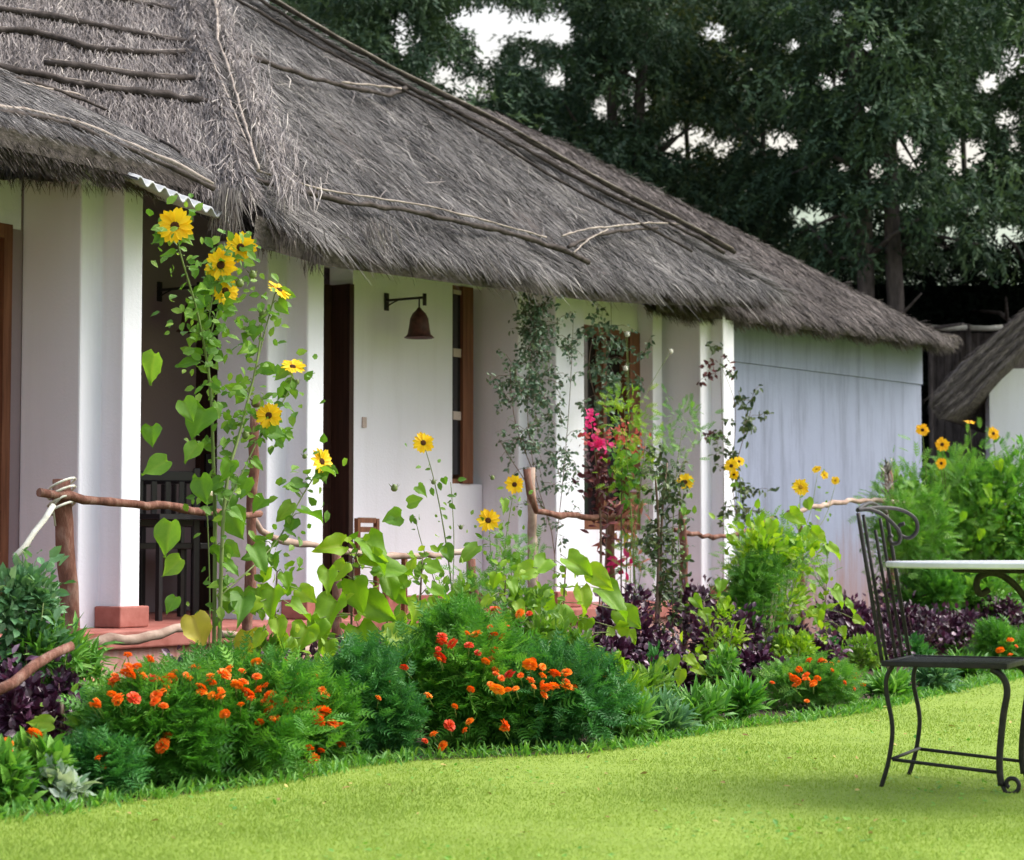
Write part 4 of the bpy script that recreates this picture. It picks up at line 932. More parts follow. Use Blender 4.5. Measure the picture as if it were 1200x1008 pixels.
def petal_mesh(m, L=1.0, wd=.30):
    mb = MB(); rows = [(0, .10), (.25, .22), (.55, wd), (.8, .24), (1.0, .03)]; vs = []
    for i, (y, ww) in enumerate(rows):
        for q in (-1, 0, 1): vs.append((ww * .5 * q * 1.15, y * L, .05 * abs(q) + .10 * y - .16 * y * y))
    mb.add(vs, [(i * 3 + j, i * 3 + j + 1, i * 3 + j + 4, i * 3 + j + 3) for i in range(4) for j in range(2)], smooth=True); return mb.mesh('petal', m)
ME_PET, ME_PETO = petal_mesh(M_PETAL), petal_mesh(M_PETALO)
def disc_mesh(m):
    mb = MB(); vs = []; k = 14
    for r_, z in ((1, -.25), (1.02, .05), (.85, .28), (.5, .40), (.2, .34)):
        for j in range(k): vs.append((r_ * math.cos(2 * math.pi * j / k), r_ * math.sin(2 * math.pi * j / k), z))
    fs = [(i * k + j, i * k + (j + 1) % k, (i + 1) * k + (j + 1) % k, (i + 1) * k + j) for i in range(4) for j in range(k)] + [tuple(4 * k + j for j in range(k))]
    mb.add(vs, fs, smooth=True); return mb.mesh('flower_disc', m)
ME_DISC, ME_DISCY = disc_mesh(M_DISC), disc_mesh(M_DISCY)
def flower(parent, pos, facing, rad, pm=None, dm=None, n=15, droop=0.0):
    n += 4; rad *= 1.06
    """a daisy-like head: disc with its petals as sub-parts"""
    pm = pm or ME_PET; dm = dm or ME_DISC
    z = Vector(facing).normalized(); x = z.orthogonal().normalized(); y = z.cross(x)
    M_ = Matrix((x, y, z)).transposed().to_4x4()
    h = bpy.data.objects.new('flower_head', dm); C.objects.link(h); h.parent = parent
    h.matrix_local = Matrix.Translation(Vector(pos) - wloc(parent)) @ M_ @ Matrix.Rotation(rnd.random() * 6, 4, 'Z') @ Matrix.Scale(rad * .27, 4)
    for i in range(n):
        a = 2 * math.pi * (i + rnd.uniform(-.22, .22)) / n; L = rnd.uniform(.85, 1.12) / .27 * .80
        p = bpy.data.objects.new('petal', pm); C.objects.link(p); p.parent = h
        p.matrix_local = Matrix.Rotation(a, 4, 'Z') @ Matrix.Translation((0, .75, -.05 + .12 * (i % 2))) @ Matrix.Rotation(R(rnd.uniform(-6, 16)) - droop, 4, 'X') @ Matrix.Rotation(R(rnd.uniform(-15, 15)), 4, 'Y') @ Matrix.Diagonal((L * rnd.uniform(1.05, 1.3) * 1.1, L, L, 1))
def bud(parent, pos, r=.014, m=M_STEM, name='bud'):
    mb = MB(); c = Vector(pos); mb.tube([c + Vector((0, 0, -r)), c + Vector((0, 0, -r * .4)), c + Vector((0, 0, r * .5)), c + Vector((0, 0, r * 1.1))], [r * .5, r, r * .9, r * .35], 8, tone=.6, rough=.15)
    for k in range(7):
        a = k * .9; q = c + Vector((math.cos(a) * r, math.sin(a) * r, r * .2)); mb.add([q, q + Vector((-math.sin(a) * r * .4, math.cos(a) * r * .4, .3 * r)), q + Vector((math.cos(a) * r * .9, math.sin(a) * r * .9, r * 1.2))], [(0, 1, 2)], .7)
    return mb.build(name, m, parent)
def smooth_pts(pts, k=4):
    P = [Vector(p) for p in pts]; out = []
    for i in range(len(P) - 1):
        p0, p1, p2, p3 = P[max(i - 1, 0)], P[i], P[i + 1], P[min(i + 2, len(P) - 1)]
        for j in range(k):
            t = j / k; out.append(.5 * ((2 * p1) + (p2 - p0) * t + (2 * p0 - 5 * p1 + 4 * p2 - p3) * t * t + (3 * p1 - p0 - 3 * p2 + p3) * t ** 3))
    out.append(P[-1]); return out
def stem(parent, pts, r0, r1, m=M_STEM, name='stem'):
    P = smooth_pts(pts); k = len(P); mb = MB(); mb.tube(P, [r0 + (r1 - r0) * i / (k - 1) for i in range(k)], 6, tone=rnd.uniform(.3, .8), rough=.1); mb.build(name, m, parent); return P
def plant(name, label, cat, px, v, group=None):
    p = PV(px, 700, v); p.z = 0; return thing(name, label, cat, p, group)
def rdir(up=.2): return Vector((rnd.uniform(-1, 1), rnd.uniform(-1, .7), rnd.uniform(-.6, .4) + up))

# ---- tall sunflowers
TOC = Vector((0, -1, .12))
def leaf_on(t, q, size, me, side=None):
    s = side if side else rnd.choice((-1, 1)); y = Vector((s * rnd.uniform(.4, 1), rnd.uniform(-.7, .3), rnd.uniform(-.7, .15)))
    nh = Vector((rnd.uniform(-.5, .5), -rnd.uniform(.4, 1), rnd.uniform(.2, .8)))
    pet = q + y.normalized() * size * rnd.uniform(.25, .6) + Vector((0, 0, size * .25))
    mb = MB(); mb.tube([q, q.lerp(pet, .5) + Vector((0, 0, .01)), pet], .0022, 4, tone=.7); mb.build('leaf_stalk', M_STEM, t)
    place_leaf(t, pet, y, nh, size, me)
LM = leafmesh('sun', M_SUNL); LMB = leafmesh('lime', M_BRIGHT, droop=.35, wavy=.06); LMY = leafmesh('yellow', M_YELL, droop=.3)
VS = -1.75
sfp = [
 ('tall sunflower plant with four yellow heads crowded at the top below the eave', 248, VS,
  [[(250, 800), (252, 640), (250, 540), (246, 450), (232, 370), (212, 300), (205, 268)], [(246, 450), (244, 390), (250, 345), (260, 315)], [(250, 345), (268, 310), (281, 292)], [(244, 400), (255, 365), (263, 343)]],
  [(205, 265, .074, (0, -1, .1)), (282, 290, .068, (.1, -1, 0)), (259, 311, .072, (-.1, -1, .1)), (264, 341, .062, (.5, -1, 0))]),
 ('slender sunflower plant with nodding yellow heads in front of the second pillar', 262, VS - .1,
  [[(256, 800), (262, 600), (283, 500), (300, 430), (308, 372)], [(283, 500), (305, 410), (322, 345)], [(262, 600), (300, 520), (315, 490)], [(300, 520), (335, 465), (343, 434)], [(256, 700), (320, 640), (355, 580), (377, 545)]],
  [(327, 340, .060, (.6, -.5, .9)), (343, 430, .056, (.2, -.7, .9)), (315, 487, .058, (0, -1, .1)), (377, 541, .060, (.9, -.8, .2))])]
for lab, bx, v, stems, heads in sfp:
    t = plant('sunflower_plant', lab, 'sunflower', bx, v, 'tall sunflower plants in the bed')
    allp = []
    for i, st in enumerate(stems):
        pts = [PV(a, b, v) for a, b in st]
        if i == 0: pts[0].z = 0
        allp += stem(t, pts, .011 if i == 0 else .004, .003)
    for (a, b, r_, fc) in heads: flower(t, PV(a, b, v - .03), fc, r_, n=15)
    for q in allp:
        if q.z < .5: continue
        if rnd.random() < .85: leaf_on(t, q, rnd.uniform(.045, .10) * (1.15 if q.z < 1.2 else .85), LM)
    n = 330 if bx == 248 else 260; k = rng.integers(0, len(allp), n); P = np.array([np.array(allp[i]) for i in k]) + rng.normal(0, .065, (n, 3)); P = P[P[:, 2] > .5]; n = len(P)
    scatter('small_leaves', M_SUNS, T_OVAL, P, rng.normal(0, .7, (n, 3)) + np.array([0, -.2, -.2]), np.array([0, -1, .6]) + rng.normal(0, .5, (n, 3)), rng.uniform(.03, .065, n), np.clip(rng.normal(.5, .25, n), 0, 1), t, np.full(n, 1.5))
    if bx == 248:
        # the broad leaves one can make out singly
        for (a, b, dx, dz, s, me) in [(226, 722, .1, -1, .17, LMY), (200, 612, -.2, -1, .15, LM), (290, 740, .3, -1, .16, LMY), (212, 655, -.6, -.5, .10, LM), (182, 415, -.5, -1, .12, LM), (178, 500, .2, -1, .09, LM), (232, 520, -.3, -.8, .13, LM), (262, 640, .2, -1, .14, LM), (270, 600, .5, -.7, .15, LM), (240, 480, -.4, -.6, .13, LM), (196, 540, -.7, -.5, .11, LM), (215, 470, .3, -1, .11, LM), (300, 690, .5, -.8, .10, LM), (270, 690, .4, -.8, .10, LM), (206, 700, -.4, -.8, .09, LM), (235, 560, .1, -1, .12, LM)]:
            place_leaf(t, PV(a, b, v - .05), (dx, -.25, dz), (rnd.uniform(-.2, .2), -1, .45), s, me)
    else:
        for (a, b) in ((288, 510), (308, 368), (281, 332), (296, 322)): bud(t, PV(a, b, v), .018)
        bud(t, PV(300, 472, v), .022, M_STEMB, 'dried_head')
        bud(t, PV(348, 448, v), .012); bud(t, PV(357, 535, v), .011)
        for (a, b, s) in [(290, 560, .10), (310, 585, .09), (296, 640, .13), (270, 540, .10), (330, 505, .08), (285, 700, .12), (320, 650, .08), (316, 700, .07), (345, 608, .07)]:
            place_leaf(t, PV(a, b, v - .04), (rnd.uniform(-.6, .6), -.2, -.8), (rnd.uniform(-.3, .3), -1, .5), s, LM)
# cream bloom by the rail
p = PV(242, 577, VS + .2); t = thing('dried_bloom', 'cream dried bloom on a thin stalk beside the upper fence rail', 'flower', (p.x, p.y, 0))
bud(t, p, .034, M_CREAM, 'bloom'); stem(t, [Vector((p.x, p.y, 0)), p.lerp(Vector((p.x, p.y, 0)), .5) + Vector((.02, 0, 0)), p], .004, .003)

def simple_sun(label, bx, v, stems, heads, leaves=(), r=.05, buds=(), pm=None, dm=None, group='smaller sunflower plants in the bed', lm=None, nsmall=60, smat=None):
    t = plant('sunflower_plant', label, 'sunflower', bx, v, group); allp = []
    for i, st in enumerate(stems):
        pts = [PV(a, b, v) for a, b in st]; 
        if i == 0: pts[0].z = 0
        allp += stem(t, pts, .006 if i == 0 else .003, .002)
    for h_ in heads: flower(t, PV(h_[0], h_[1], v - .02), h_[3] if len(h_) > 3 else (rnd.uniform(-.2, .3), -1, .2), h_[2], pm, dm, 13)
    for b in buds: bud(t, PV(b[0], b[1], v), b[2] if len(b) > 2 else .013)
    for (a, b, dx, dz, s) in leaves: place_leaf(t, PV(a, b, v - .03), (dx, -.25, dz), (rnd.uniform(-.3, .3), -1, .55), s, lm or LM)
    if nsmall:
        n = nsmall; k = rng.integers(0, len(allp), n); P = np.array([np.array(allp[i]) for i in k]) + rng.normal(0, .04, (n, 3)); P = P[P[:, 2] > .25]; n = len(P)
        scatter('small_leaves', smat or M_SUNS, T_OVAL, P, rng.normal(0, .7, (n, 3)), np.array([0, -1, .6]) + rng.normal(0, .5, (n, 3)), rng.uniform(.025, .06, n), np.clip(rng.normal(.5, .25, n), 0, 1), t, np.full(n, 1.4))
    return t
simple_sun('spindly sunflower plant with one yellow head before the white lamp wall', 525, -1.45, [[(535, 790), (530, 700), (520, 620), (508, 560), (497, 522)], [(535, 790), (515, 700), (495, 640), (486, 605)], [(530, 700), (532, 640), (530, 590), (528, 565)]], [(496, 519, .056)],
    [(470, 605, -.8, -.5, .10), (490, 570, .4, -.9, .07), (478, 590, .8, -.2, .09), (462, 610, -.8, -.1, .06), (520, 640, .5, -.9, .09), (490, 665, -.3, -1, .08), (505, 700, .5, -.7, .08), (520, 560, .2, -1, .05)], buds=[(462, 572, .018), (540, 618, .012), (508, 565)], nsmall=50)
simple_sun('sunflower plant with two dark-eyed heads left of the bent fence post', 590, -1.55, [[(585, 790), (590, 700), (592, 640), (602, 575)], [(585, 740), (578, 680), (573, 615)]], [(603, 568, .054), (572, 610, .062)],
    [(590, 585, .2, -1, .08), (560, 640, -.6, -.7, .11), (600, 650, .5, -.8, .12), (575, 680, -.2, -1, .10), (610, 690, .5, -.6, .10), (545, 690, -.4, -.7, .09)], buds=[(577, 560, .012)], nsmall=110)
simple_sun('small yellow sunflower beside the post wrapped in dark creeper', 803, -1.5, [[(800, 790), (798, 700), (795, 620), (803, 570)]], [(803, 565, .056)], [(800, 595, .4, -.9, .06)], nsmall=40)
simple_sun('pair of overlapping yellow sunflowers against the last white pillar', 858, -1.3, [[(862, 790), (868, 700), (866, 620), (860, 550)], [(866, 620), (868, 570), (864, 548)]], [(857, 546, .048), (866, 541, .040, (.4, -1, .3)), (860, 556, .036, (.0, -1, -.4))], nsmall=25)
simple_sun('yellow sunflower cluster in front of the bluish outbuilding wall', 945, -1.35, [[(925, 790), (930, 700), (936, 620), (938, 575)], [(936, 640), (950, 600), (958, 555)], [(936, 640), (965, 610), (979, 568)]], [(938, 571, .062, (0, -1, .1)), (957, 550, .034, (-.4, -.8, .6)), (966, 557, .032, (.2, -1, .3)), (979, 563, .032)],
    [(945, 585, .7, -.5, .08), (965, 640, .3, -1, .10), (930, 640, -.5, -.8, .10)], nsmall=50, pm=ME_PET, dm=ME_DISCY)
# ---- low lime-leaved plants (young sunflowers)
def lime(label, px, v, top, leaves, name='broad_leaved_plant', me=None, nsm=40, group='broad-leaved lime plants in the bed'):
    t = plant(name, label, 'plant', px, v, group); b = Vector(t.location)
    P = stem(t, [b, PV(px, (top + 800) / 2, v), PV(px + 3, top + 15, v)], .008, .004, M_STEMB)
    for (a, y, dx, dz, s) in leaves:
        q = PV(a, y, v - .05); place_leaf(t, q, (dx, -.35, dz), (rnd.uniform(-.3, .3), -1, .7), s, me or LMB)
        c = min(P, key=lambda w_: (w_ - q).length); mb = MB(); mb.tube([c, c.lerp(q, .5) + Vector((0, 0, .015)), q], .0025, 4, tone=.7); mb.build('leaf_stalk', M_STEM, t)
    if nsm:
        k = rng.integers(3, len(P), nsm); Q = np.array([np.array(P[i]) for i in k]) + rng.normal(0, .06, (nsm, 3))
        scatter('small_leaves', M_BRIGHTS, T_OVAL, Q, rng.normal(0, .7, (nsm, 3)), np.array([0, -1, .6]) + rng.normal(0, .5, (nsm, 3)), rng.uniform(.03, .07, nsm), np.clip(rng.normal(.5, .25, nsm), 0, 1), t, np.full(nsm, 1.5))
    return t
lime('bright lime heart-leaved plant in front of the dark door', 412, -1.85, 640, [(400, 640, -.7, -.3, .16), (428, 632, .5, -.7, .18), (425, 650, .8, -.3, .16), (385, 668, -.2, -1, .13), (405, 660, -.4, -.8, .14), (440, 665, .8, -.4, .16), (450, 672, .3, -1, .16), (415, 680, .1, -1, .15), (395, 705, -.4, -.8, .17), (430, 705, .6, -.6, .17), (462, 690, .8, -.5, .15), (375, 725, -.6, -.7, .15), (360, 735, -.1, -1, .15), (420, 735, .2, -1, .18), (450, 740, .7, -.5, .17), (440, 760, .3, -1, .15), (475, 735, .8, -.5, .12), (340, 748, -.5, -.8, .13), (385, 750, -.4, -.9, .12), (465, 760, .4, -1, .13)])
lime('large lime plant with lobed leaves below the bent fence post', 660, -1.75, 650, [(640, 655, -.5, -.7, .17), (665, 655, .9, -.3, .19), (690, 668, .8, -.6, .21), (705, 690, .7, -.8, .20), (680, 690, .1, -1, .19), (635, 690, -.4, -.9, .19), (655, 710, .2, -1, .16), (725, 715, .6, -.8, .15), (640, 735, -.5, -.8, .14), (720, 735, .5, -1, .17), (690, 725, -.2, -1, .13), (735, 740, .4, -.9, .11), (625, 665, -.9, -.4, .12), (670, 745, .2, -1, .12)])
lime('young lime sunflower before the foot of the second pillar', 322, -1.9, 655, [(315, 665, -.5, -.8, .10), (332, 672, .6, -.7, .10), (322, 690, .1, -1, .12), (305, 705, -.7, -.5, .11), (340, 708, .7, -.6, .12), (325, 725, .2, -1, .13), (350, 690, .9, -.2, .09), (308, 740, -.5, -.9, .11)], nsm=40)
lime('leafy lime plant between heart-leaved plant and spindly sunflower', 492, -1.9, 640, [(485, 655, -.6, -.7, .09), (500, 662, .6, -.6, .09), (478, 680, -.7, -.5, .11), (505, 690, .7, -.6, .11), (490, 705, 0, -1, .12), (515, 712, .8, -.4, .10), (475, 722, -.6, -.8, .10), (500, 735, .3, -1, .10)], nsm=50)
lime('leafy lime plant just left of the bent fence post foot', 590, -1.85, 660, [(582, 672, -.5, -.8, .09), (598, 680, .6, -.7, .10), (575, 700, -.7, -.5, .10), (605, 705, .6, -.8, .10), (590, 722, .1, -1, .11), (565, 725, -.8, -.5, .09)], nsm=50)
lime('small lime plant hugging the brown creeper stem near the lawn', 795, -2.15, 760, [(790, 768, -.3, -.8, .10), (805, 770, .6, -.6, .11), (780, 775, -.8, -.3, .09), (812, 782, .8, -.3, .08), (798, 785, .1, -1, .09)], nsm=15)
lime('spreading lime plant with pointed leaves left of the iron chair', 965, -1.85, 680, [(905, 610, -.6, -.5, .14), (925, 600, .5, -.6, .14), (950, 620, .6, -.7, .13), (970, 640, .7, -.6, .13), (960, 665, .2, -1, .12), (975, 690, .6, -.7, .13), (990, 705, .7, -.6, .12), (960, 715, -.4, -.9, .13), (985, 735, .5, -1, .10), (950, 745, -.5, -.8, .10), (930, 640, -.1, -1, .12), (965, 755, .2, -1, .10), (935, 690, .1, -1, .12), (1000, 725, .9, -.4, .08), (925, 765, -.3, -.9, .09)])
lime('pale green gourd leaf plant over the purple foliage right of the creeper post', 822, -1.8, 690, [(812, 700, .4, -.6, .12), (822, 715, .7, -.9, .13), (845, 680, .3, -1, .10), (850, 700, -.2, -1, .08)], nsm=10)

# ---- foliage domes
DOME = {}
def dome(name, label, cat, px, v, wpx, top, n, T, m, size, group=None, bottom=0.02, flat=.62, up=.5, lean=0, stemm=M_STEM, tone=.45, wid=1.0, cy=0.8, depthr=None):
    """a bush: a bundle of stems and leaves spread through a rounded volume"""
    t = plant(name, label, cat, px, v, group); b = np.array(t.location); Y = b[1]; rx = wpx / 2 / FPX * Y
    H = PV(px, top, v).z
    ry = rx * .8 if depthr is None else depthr; ry = min(ry, .45)
    hz = H * flat; nl = max(6, min(26, n // 110)); lc = nrm(rng.normal(0, 1, (nl, 3))) * (rng.random(nl) ** .33 * .74)[:, None]; lc[:, 2] = np.where(lc[:, 2] < -.3, -lc[:, 2], lc[:, 2])
    lr = rng.uniform(.22, .42, nl); li = rng.choice(nl, n, p=lr ** 2 / (lr ** 2).sum()); ltone = rng.normal(0, .10, nl)
    d_ = nrm(rng.normal(0, 1, (n, 3))); rad = rng.random(n) ** .45; U_ = lc[li] + d_ * (lr[li] * rad)[:, None]
    core = rng.random(n) < .22; U_[core] = (nrm(rng.normal(0, 1, (n, 3))) * (rng.random(n) ** .5 * .8)[:, None])[core]
    if T is T_FEATH: size *= 1.12
    outl = rng.random(n) < .05; U_[outl] = U_[outl] / np.maximum(np.linalg.norm(U_[outl], axis=1), .3)[:, None] * rng.uniform(.95, 1.12, outl.sum())[:, None]; outl &= U_[:, 2] > -.2
    P = np.c_[U_[:, 0] * rx * 1.12, U_[:, 1] * ry, (H - hz) + U_[:, 2] * hz * .98]; d_ = nrm(d_ + .6 * U_); P[:, 2] = np.where(P[:, 2] < bottom, bottom + rng.random(n) * H * .35, P[:, 2])
    P[:, 0] += lean * P[:, 2]
    Wp = P + np.array([b[0], b[1], 0])
    Dn = d_ + rng.normal(0, .45, (n, 3)); Dn[:, 2] += up
    tn = np.clip(tone + ltone[li] + rng.normal(0, .19, n), 0, 1)
    scatter('foliage', m, T, Wp, Dn, np.array([0, -.35, .9]) + rng.normal(0, .45, (n, 3)), rng.uniform(.7, 1.3, n) * size, tn, t, np.full(n, wid))
    mb = MB()
    for k in range(9):
        a = k * .7; e = Vector((b[0] + math.cos(a) * rx * .6, b[1] + math.sin(a) * ry * .6, H * rnd.uniform(.5, .8)))
        mb.tube([Vector((b[0] + math.cos(a) * rx * .12, b[1] + math.sin(a) * ry * .12, 0)), Vector(((b[0] + e.x) / 2, (b[1] + e.y) / 2, H * .35)), e], [.006, .005, .002], 5)
    mb.build('stems', stemm, t); DOME[t.name] = (px, v, rx, ry, H, hz, Y)
    return t, rx, ry, H
# marigold blossom meshes: ruffled pompom
def pompom(m, seed):
    r2 = random.Random(seed); mb = MB()
    for ring, (n, el, rr_, sz) in enumerate(((12, -5, .62, .62), (11, 25, .60, .58), (8, 52, .50, .50), (4, 78, .36, .42))):
        for i in range(n):
            a = 2 * math.pi * (i + r2.random() * .5) / n; e_ = R(el + r2.uniform(-9, 9)); o = Vector((math.cos(a) * math.cos(e_), math.sin(a) * math.cos(e_), math.sin(e_) * .8)); sd = Vector((-math.sin(a), math.cos(a), 0)); upv = o.cross(sd) * -1
            b = o * rr_ * .35; tip = o * (rr_ + sz * .45); q = upv * .10 * r2.uniform(-1, 1)
            mb.add([b, b + o * .3 + sd * sz * .42 + q, tip + sd * sz * .30 - Vector((0, 0, .06)), tip + q - Vector((0, 0, .02)), tip - sd * sz * .30 - Vector((0, 0, .07)), b + o * .3 - sd * sz * .42 - q], [(0, 1, 2, 3), (0, 3, 4, 5)], r2.random())
    mb.tube([(0, 0, -.55), (0, 0, -.2)], [.16, .34], 7, .2)
    return mb.mesh('blossom', m)
ME_BL = [pompom(M_ORNG, 1), pompom(M_ORNG, 2), pompom(M_REDB, 3)]
def blossoms(t, v, lst, r=.027, red=.06):
    ext = [(it[0] + rnd.gauss(0, 22), it[1] + rnd.gauss(3, 9), rnd.uniform(.55, 1.0)) for it in lst + lst if rnd.random() < .8]
    for it in list(lst) + ext:
        a, y = it[0], it[1]; s = (it[2] if len(it) > 2 else 1.0) * r * rnd.uniform(.88, 1.12)
        me = ME_BL[2] if (rnd.random() < red or (len(it) > 3 and it[3])) else ME_BL[rnd.randint(0, 1)]
        dpx, dv, rx, ry, H, hz, Y = DOME[t.name]; c0 = PV(a, y, dv); hx = min(1, abs(a - dpx) / FPX * Y / (rx * 1.12)); hzz = min(1.0, max(0, (c0.z - (H - hz)) / hz))
        p = PV(a, y, dv - ry * math.sqrt(max(0, 1 - hx * hx * .8 - hzz * hzz * .9)) * .97 - .02 + rnd.uniform(-.02, .03)); o = bpy.data.objects.new('blossom', me); C.objects.link(o); o.parent = t; o.location = p - wloc(t)
        o.rotation_euler = (R(rnd.uniform(5, 60)), R(rnd.uniform(-35, 35)), rnd.random() * 6); o.scale = (s, s, s * .95)
        b = Vector(t.location); e = p + (b - p) * .25; e.z = max(.03, p.z - .10); e = p.lerp(e, .5); mb = MB(); mb.tube([e, p - Vector((0, 0, s * .4))], .0022, 4, tone=.5); mb.build('flower_stalk', M_STEM, t)
MG = 'marigold bushes along the lawn edge'
VM = -2.62
_ev = [(a, UV(PG(a, b))[1]) for a, b in EDGE_PX]
def vedge(px): return float(np.interp(px, [a for a, _ in _ev], [b for _, b in _ev]))
# bush one (three plants side by side)
t, *_ = dome('marigold_bush', 'marigold bush with red-orange blooms right of the clay block', 'marigolds', 178, vedge(178) + .30, 150, 792, 3300, T_FEATH, M_MARI, .075, MG)
blossoms(t, vedge(178) + .17, [(138, 818), (157, 818, 1.3, 1), (183, 815), (190, 874, 1.2), (153, 790), (167, 792), (178, 795), (148, 788), (130, 800, .8), (176, 772, .8), (125, 884, .6)])
t, *_ = dome('marigold_bush', 'widest marigold bush thick with orange blooms on its crown', 'marigolds', 275, vedge(275) + .30, 200, 776, 4620, T_FEATH, M_MARI, .075, MG)
blossoms(t, vedge(275) + .17, [(198, 797, 1.25), (207, 790, 1.1), (228, 783), (236, 806, 1.1), (258, 815, 1.0), (263, 790, 1.2), (285, 799), (290, 812, 1.1), (303, 808), (318, 815), (268, 784, .9), (316, 832, 1.1), (322, 842, 1.1), (219, 792, .7), (247, 792, .8), (344, 792, 1.3), (330, 822, 1.1), (343, 825, 1.1), (357, 815, 1.3), (300, 776, 1), (312, 780, 1)])
t, *_ = dome('marigold_bush', 'marigold bush with a tight orange flower cluster at its right end', 'marigolds', 362, vedge(362) + .30, 95, 792, 2090, T_FEATH, M_MARI, .072, MG)
blossoms(t, vedge(362) + .17, [(358, 808, 1.1), (383, 817, 1.2), (377, 834, 1.6), (371, 843, 1.5), (390, 848, 1.2), (399, 872, 1.1), (368, 890, 1.2), (348, 918, .9), (336, 800, .9), (405, 905, .6)])
# bush two
t, *_ = dome('marigold_bush', 'nearly flowerless marigold bush between the two flowering ones', 'marigolds', 428, vedge(428) + .30, 105, 766, 2640, T_FEATH, M_MARI2, .075, MG)
blossoms(t, vedge(428) + .17, [(455, 800, .8), (498, 803, .8)])
# bush three
t, *_ = dome('marigold_bush', 'tall marigold bush topped by deep red blooms in the middle of the bed', 'marigolds', 545, vedge(545) + .30, 150, 721, 3960, T_FEATH, M_MARI, .078, MG)
blossoms(t, vedge(545) + .17, [(518, 752, 1.2, 1), (530, 754, 1.2, 1), (516, 770, 1.2, 1), (558, 743, 1.2), (580, 717, 1.3, 1), (609, 719, 1.2), (592, 735, 1.2, 1), (589, 747, 1.2, 1), (578, 762, .9), (600, 777, .9), (527, 850, 1.1), (502, 815, .8), (508, 860, .8), (575, 745, .8)], red=.4)
t, *_ = dome('marigold_bush', 'marigold bush with bright orange blooms just above the lawn', 'marigolds', 630, vedge(630) + .30, 185, 764, 4620, T_FEATH, M_MARI2, .078, MG)
blossoms(t, vedge(630) + .17, [(583, 808, 1.35), (621, 779, 1.3), (597, 790, 1.1), (592, 850, 1.35), (650, 789, 1.1), (664, 788, 1.1), (648, 804, 1.3), (664, 804, 1.2), (671, 806, 1), (706, 791, 1.1), (711, 822, 1.5, 1), (693, 884, 1.2), (622, 797, .9), (560, 765, .8), (640, 806, 1.1)])
t, *_ = dome('marigold_bush', 'low marigold patch with small orange blooms near the iron chair', 'marigolds', 955, vedge(955) + .30, 120, 778, 2420, T_FEATH, M_COSM, .055, MG)
blossoms(t, vedge(955) + .17, [(927, 792, .8), (937, 784, .8), (965, 775, .9), (975, 778, .7), (958, 795, .8), (932, 803, .8), (905, 800, .7), (1003, 790, .7), (990, 800, .7)])
t, *_ = dome('marigold_bush', 'low marigold tuft at the far end of the bed by the table', 'marigolds', 1175, vedge(1175) + .30, 60, 731, 1210, T_FEATH, M_MARI, .07, MG)
blossoms(t, vedge(1175) + .17, [(1172, 762, 1.2), (1185, 750, .9), (1163, 775, .8)])
t, *_ = dome('low_flowering_plant', 'low green plant with two orange blooms in the bottom left corner', 'plant', 30, vedge(30) + .30, 90, 868, 1300, T_OVAL, M_COSM, .07, 'mixed low plants at the left corner')
blossoms(t, vedge(30) + .17, [(5, 874, 1.3), (41, 860, 1.2)])
dome('low_flowering_plant', 'pale cream-edged leafy plant nearest the lawn at bottom left', 'plant', 70, vedge(70) + .30-.12, 60, 905, 150, T_OVAL, M_VARI, .06, 'mixed low plants at the left corner', wid=1.3)
dome('low_flowering_plant', 'dark feathery plant between pale leafy plant and marigolds', 'plant', 112, vedge(112) + .30-.08, 70, 880, 1500, T_FEATH, M_MARI2, .07, 'mixed low plants at the left corner')
dome('low_flowering_plant', 'small bright leafed plant cut off by the left picture edge', 'plant', -5, vedge(-5) + .30-.1, 80, 890, 900, T_OVAL, M_COSM, .07, 'mixed low plants at the left corner')
lime('young plant with broad flat leaves before the purple foliage at left', 72, -2.4, 845, [(62, 848, -.7, -.1, .10), (80, 845, .6, .1, .07), (88, 858, .9, -.1, .14), (70, 900, -.8, .1, .12), (45, 905, -.8, .0, .12), (78, 890, .3, -.6, .10)], nsm=10)
# left shrub
dome('leafy_shrub', 'grey-green mottled shrub in front of the left fence post', 'shrub', 32, -1.8, 95, 650, 900, T_OVAL, M_BLUEG, .055, 'shrubs at the left end of the bed', wid=1.3, flat=.4)
dome('leafy_shrub', 'bright narrow-leaved shrub at the foot of the left fence post', 'shrub', 98, -1.8, 60, 715, 240, T_LONG, M_COSM, .09, 'shrubs at the left end of the bed', flat=.42)
dome('leafy_shrub', 'dull green shrub with hanging leaves under the left fence rail', 'shrub', 60, -1.85, 90, 735, 500, T_LONG, M_COSM, .10, 'shrubs at the left end of the bed', flat=.35)
# purple foliage plants
purple = [(425, -1.75, 80, 760), (455, -1.6, 80, 750), (520, -1.7, 70, 742), (575, -1.75, 70, 745), (150, -1.9, 60, 800), (660, -1.75, 70, 725), (20, -1.75, 90, 745), (70, -1.95, 80, 770), (10, -2.1, 80, 770), (60, -2.3, 90, 815), (110, -2.2, 60, 820), (30, -2.3, 60, 800), (235, -1.5, 80, 750), (285, -1.6, 80, 760), (330, -1.7, 70, 745), (385, -1.6, 80, 760), (340, -2.1, 60, 775), (480, -1.6, 90, 735), (500, -2.0, 70, 740), (545, -1.5, 80, 715), (640, -1.55, 80, 720), (600, -1.5, 70, 735), (700, -1.6, 80, 700), (690, -2.0, 70, 745), (745, -1.6, 80, 690), (735, -2.05, 70, 745), (830, -1.5, 90, 680), (850, -1.9, 90, 705), (880, -2.15, 80, 760), (815, -2.15, 70, 765), (920, -1.7, 80, 720), (905, -2.3, 60, 775), (985, -1.6, 70, 700), (1010, -1.8, 80, 720), (1030, -2.0, 70, 735), (1075, -1.8, 90, 700), (1120, -1.9, 80, 710), (1165, -1.9, 80, 700), (775, -1.8, 60, 720), (1050, -1.4, 80, 680), (960, -2.1, 60, 745)]
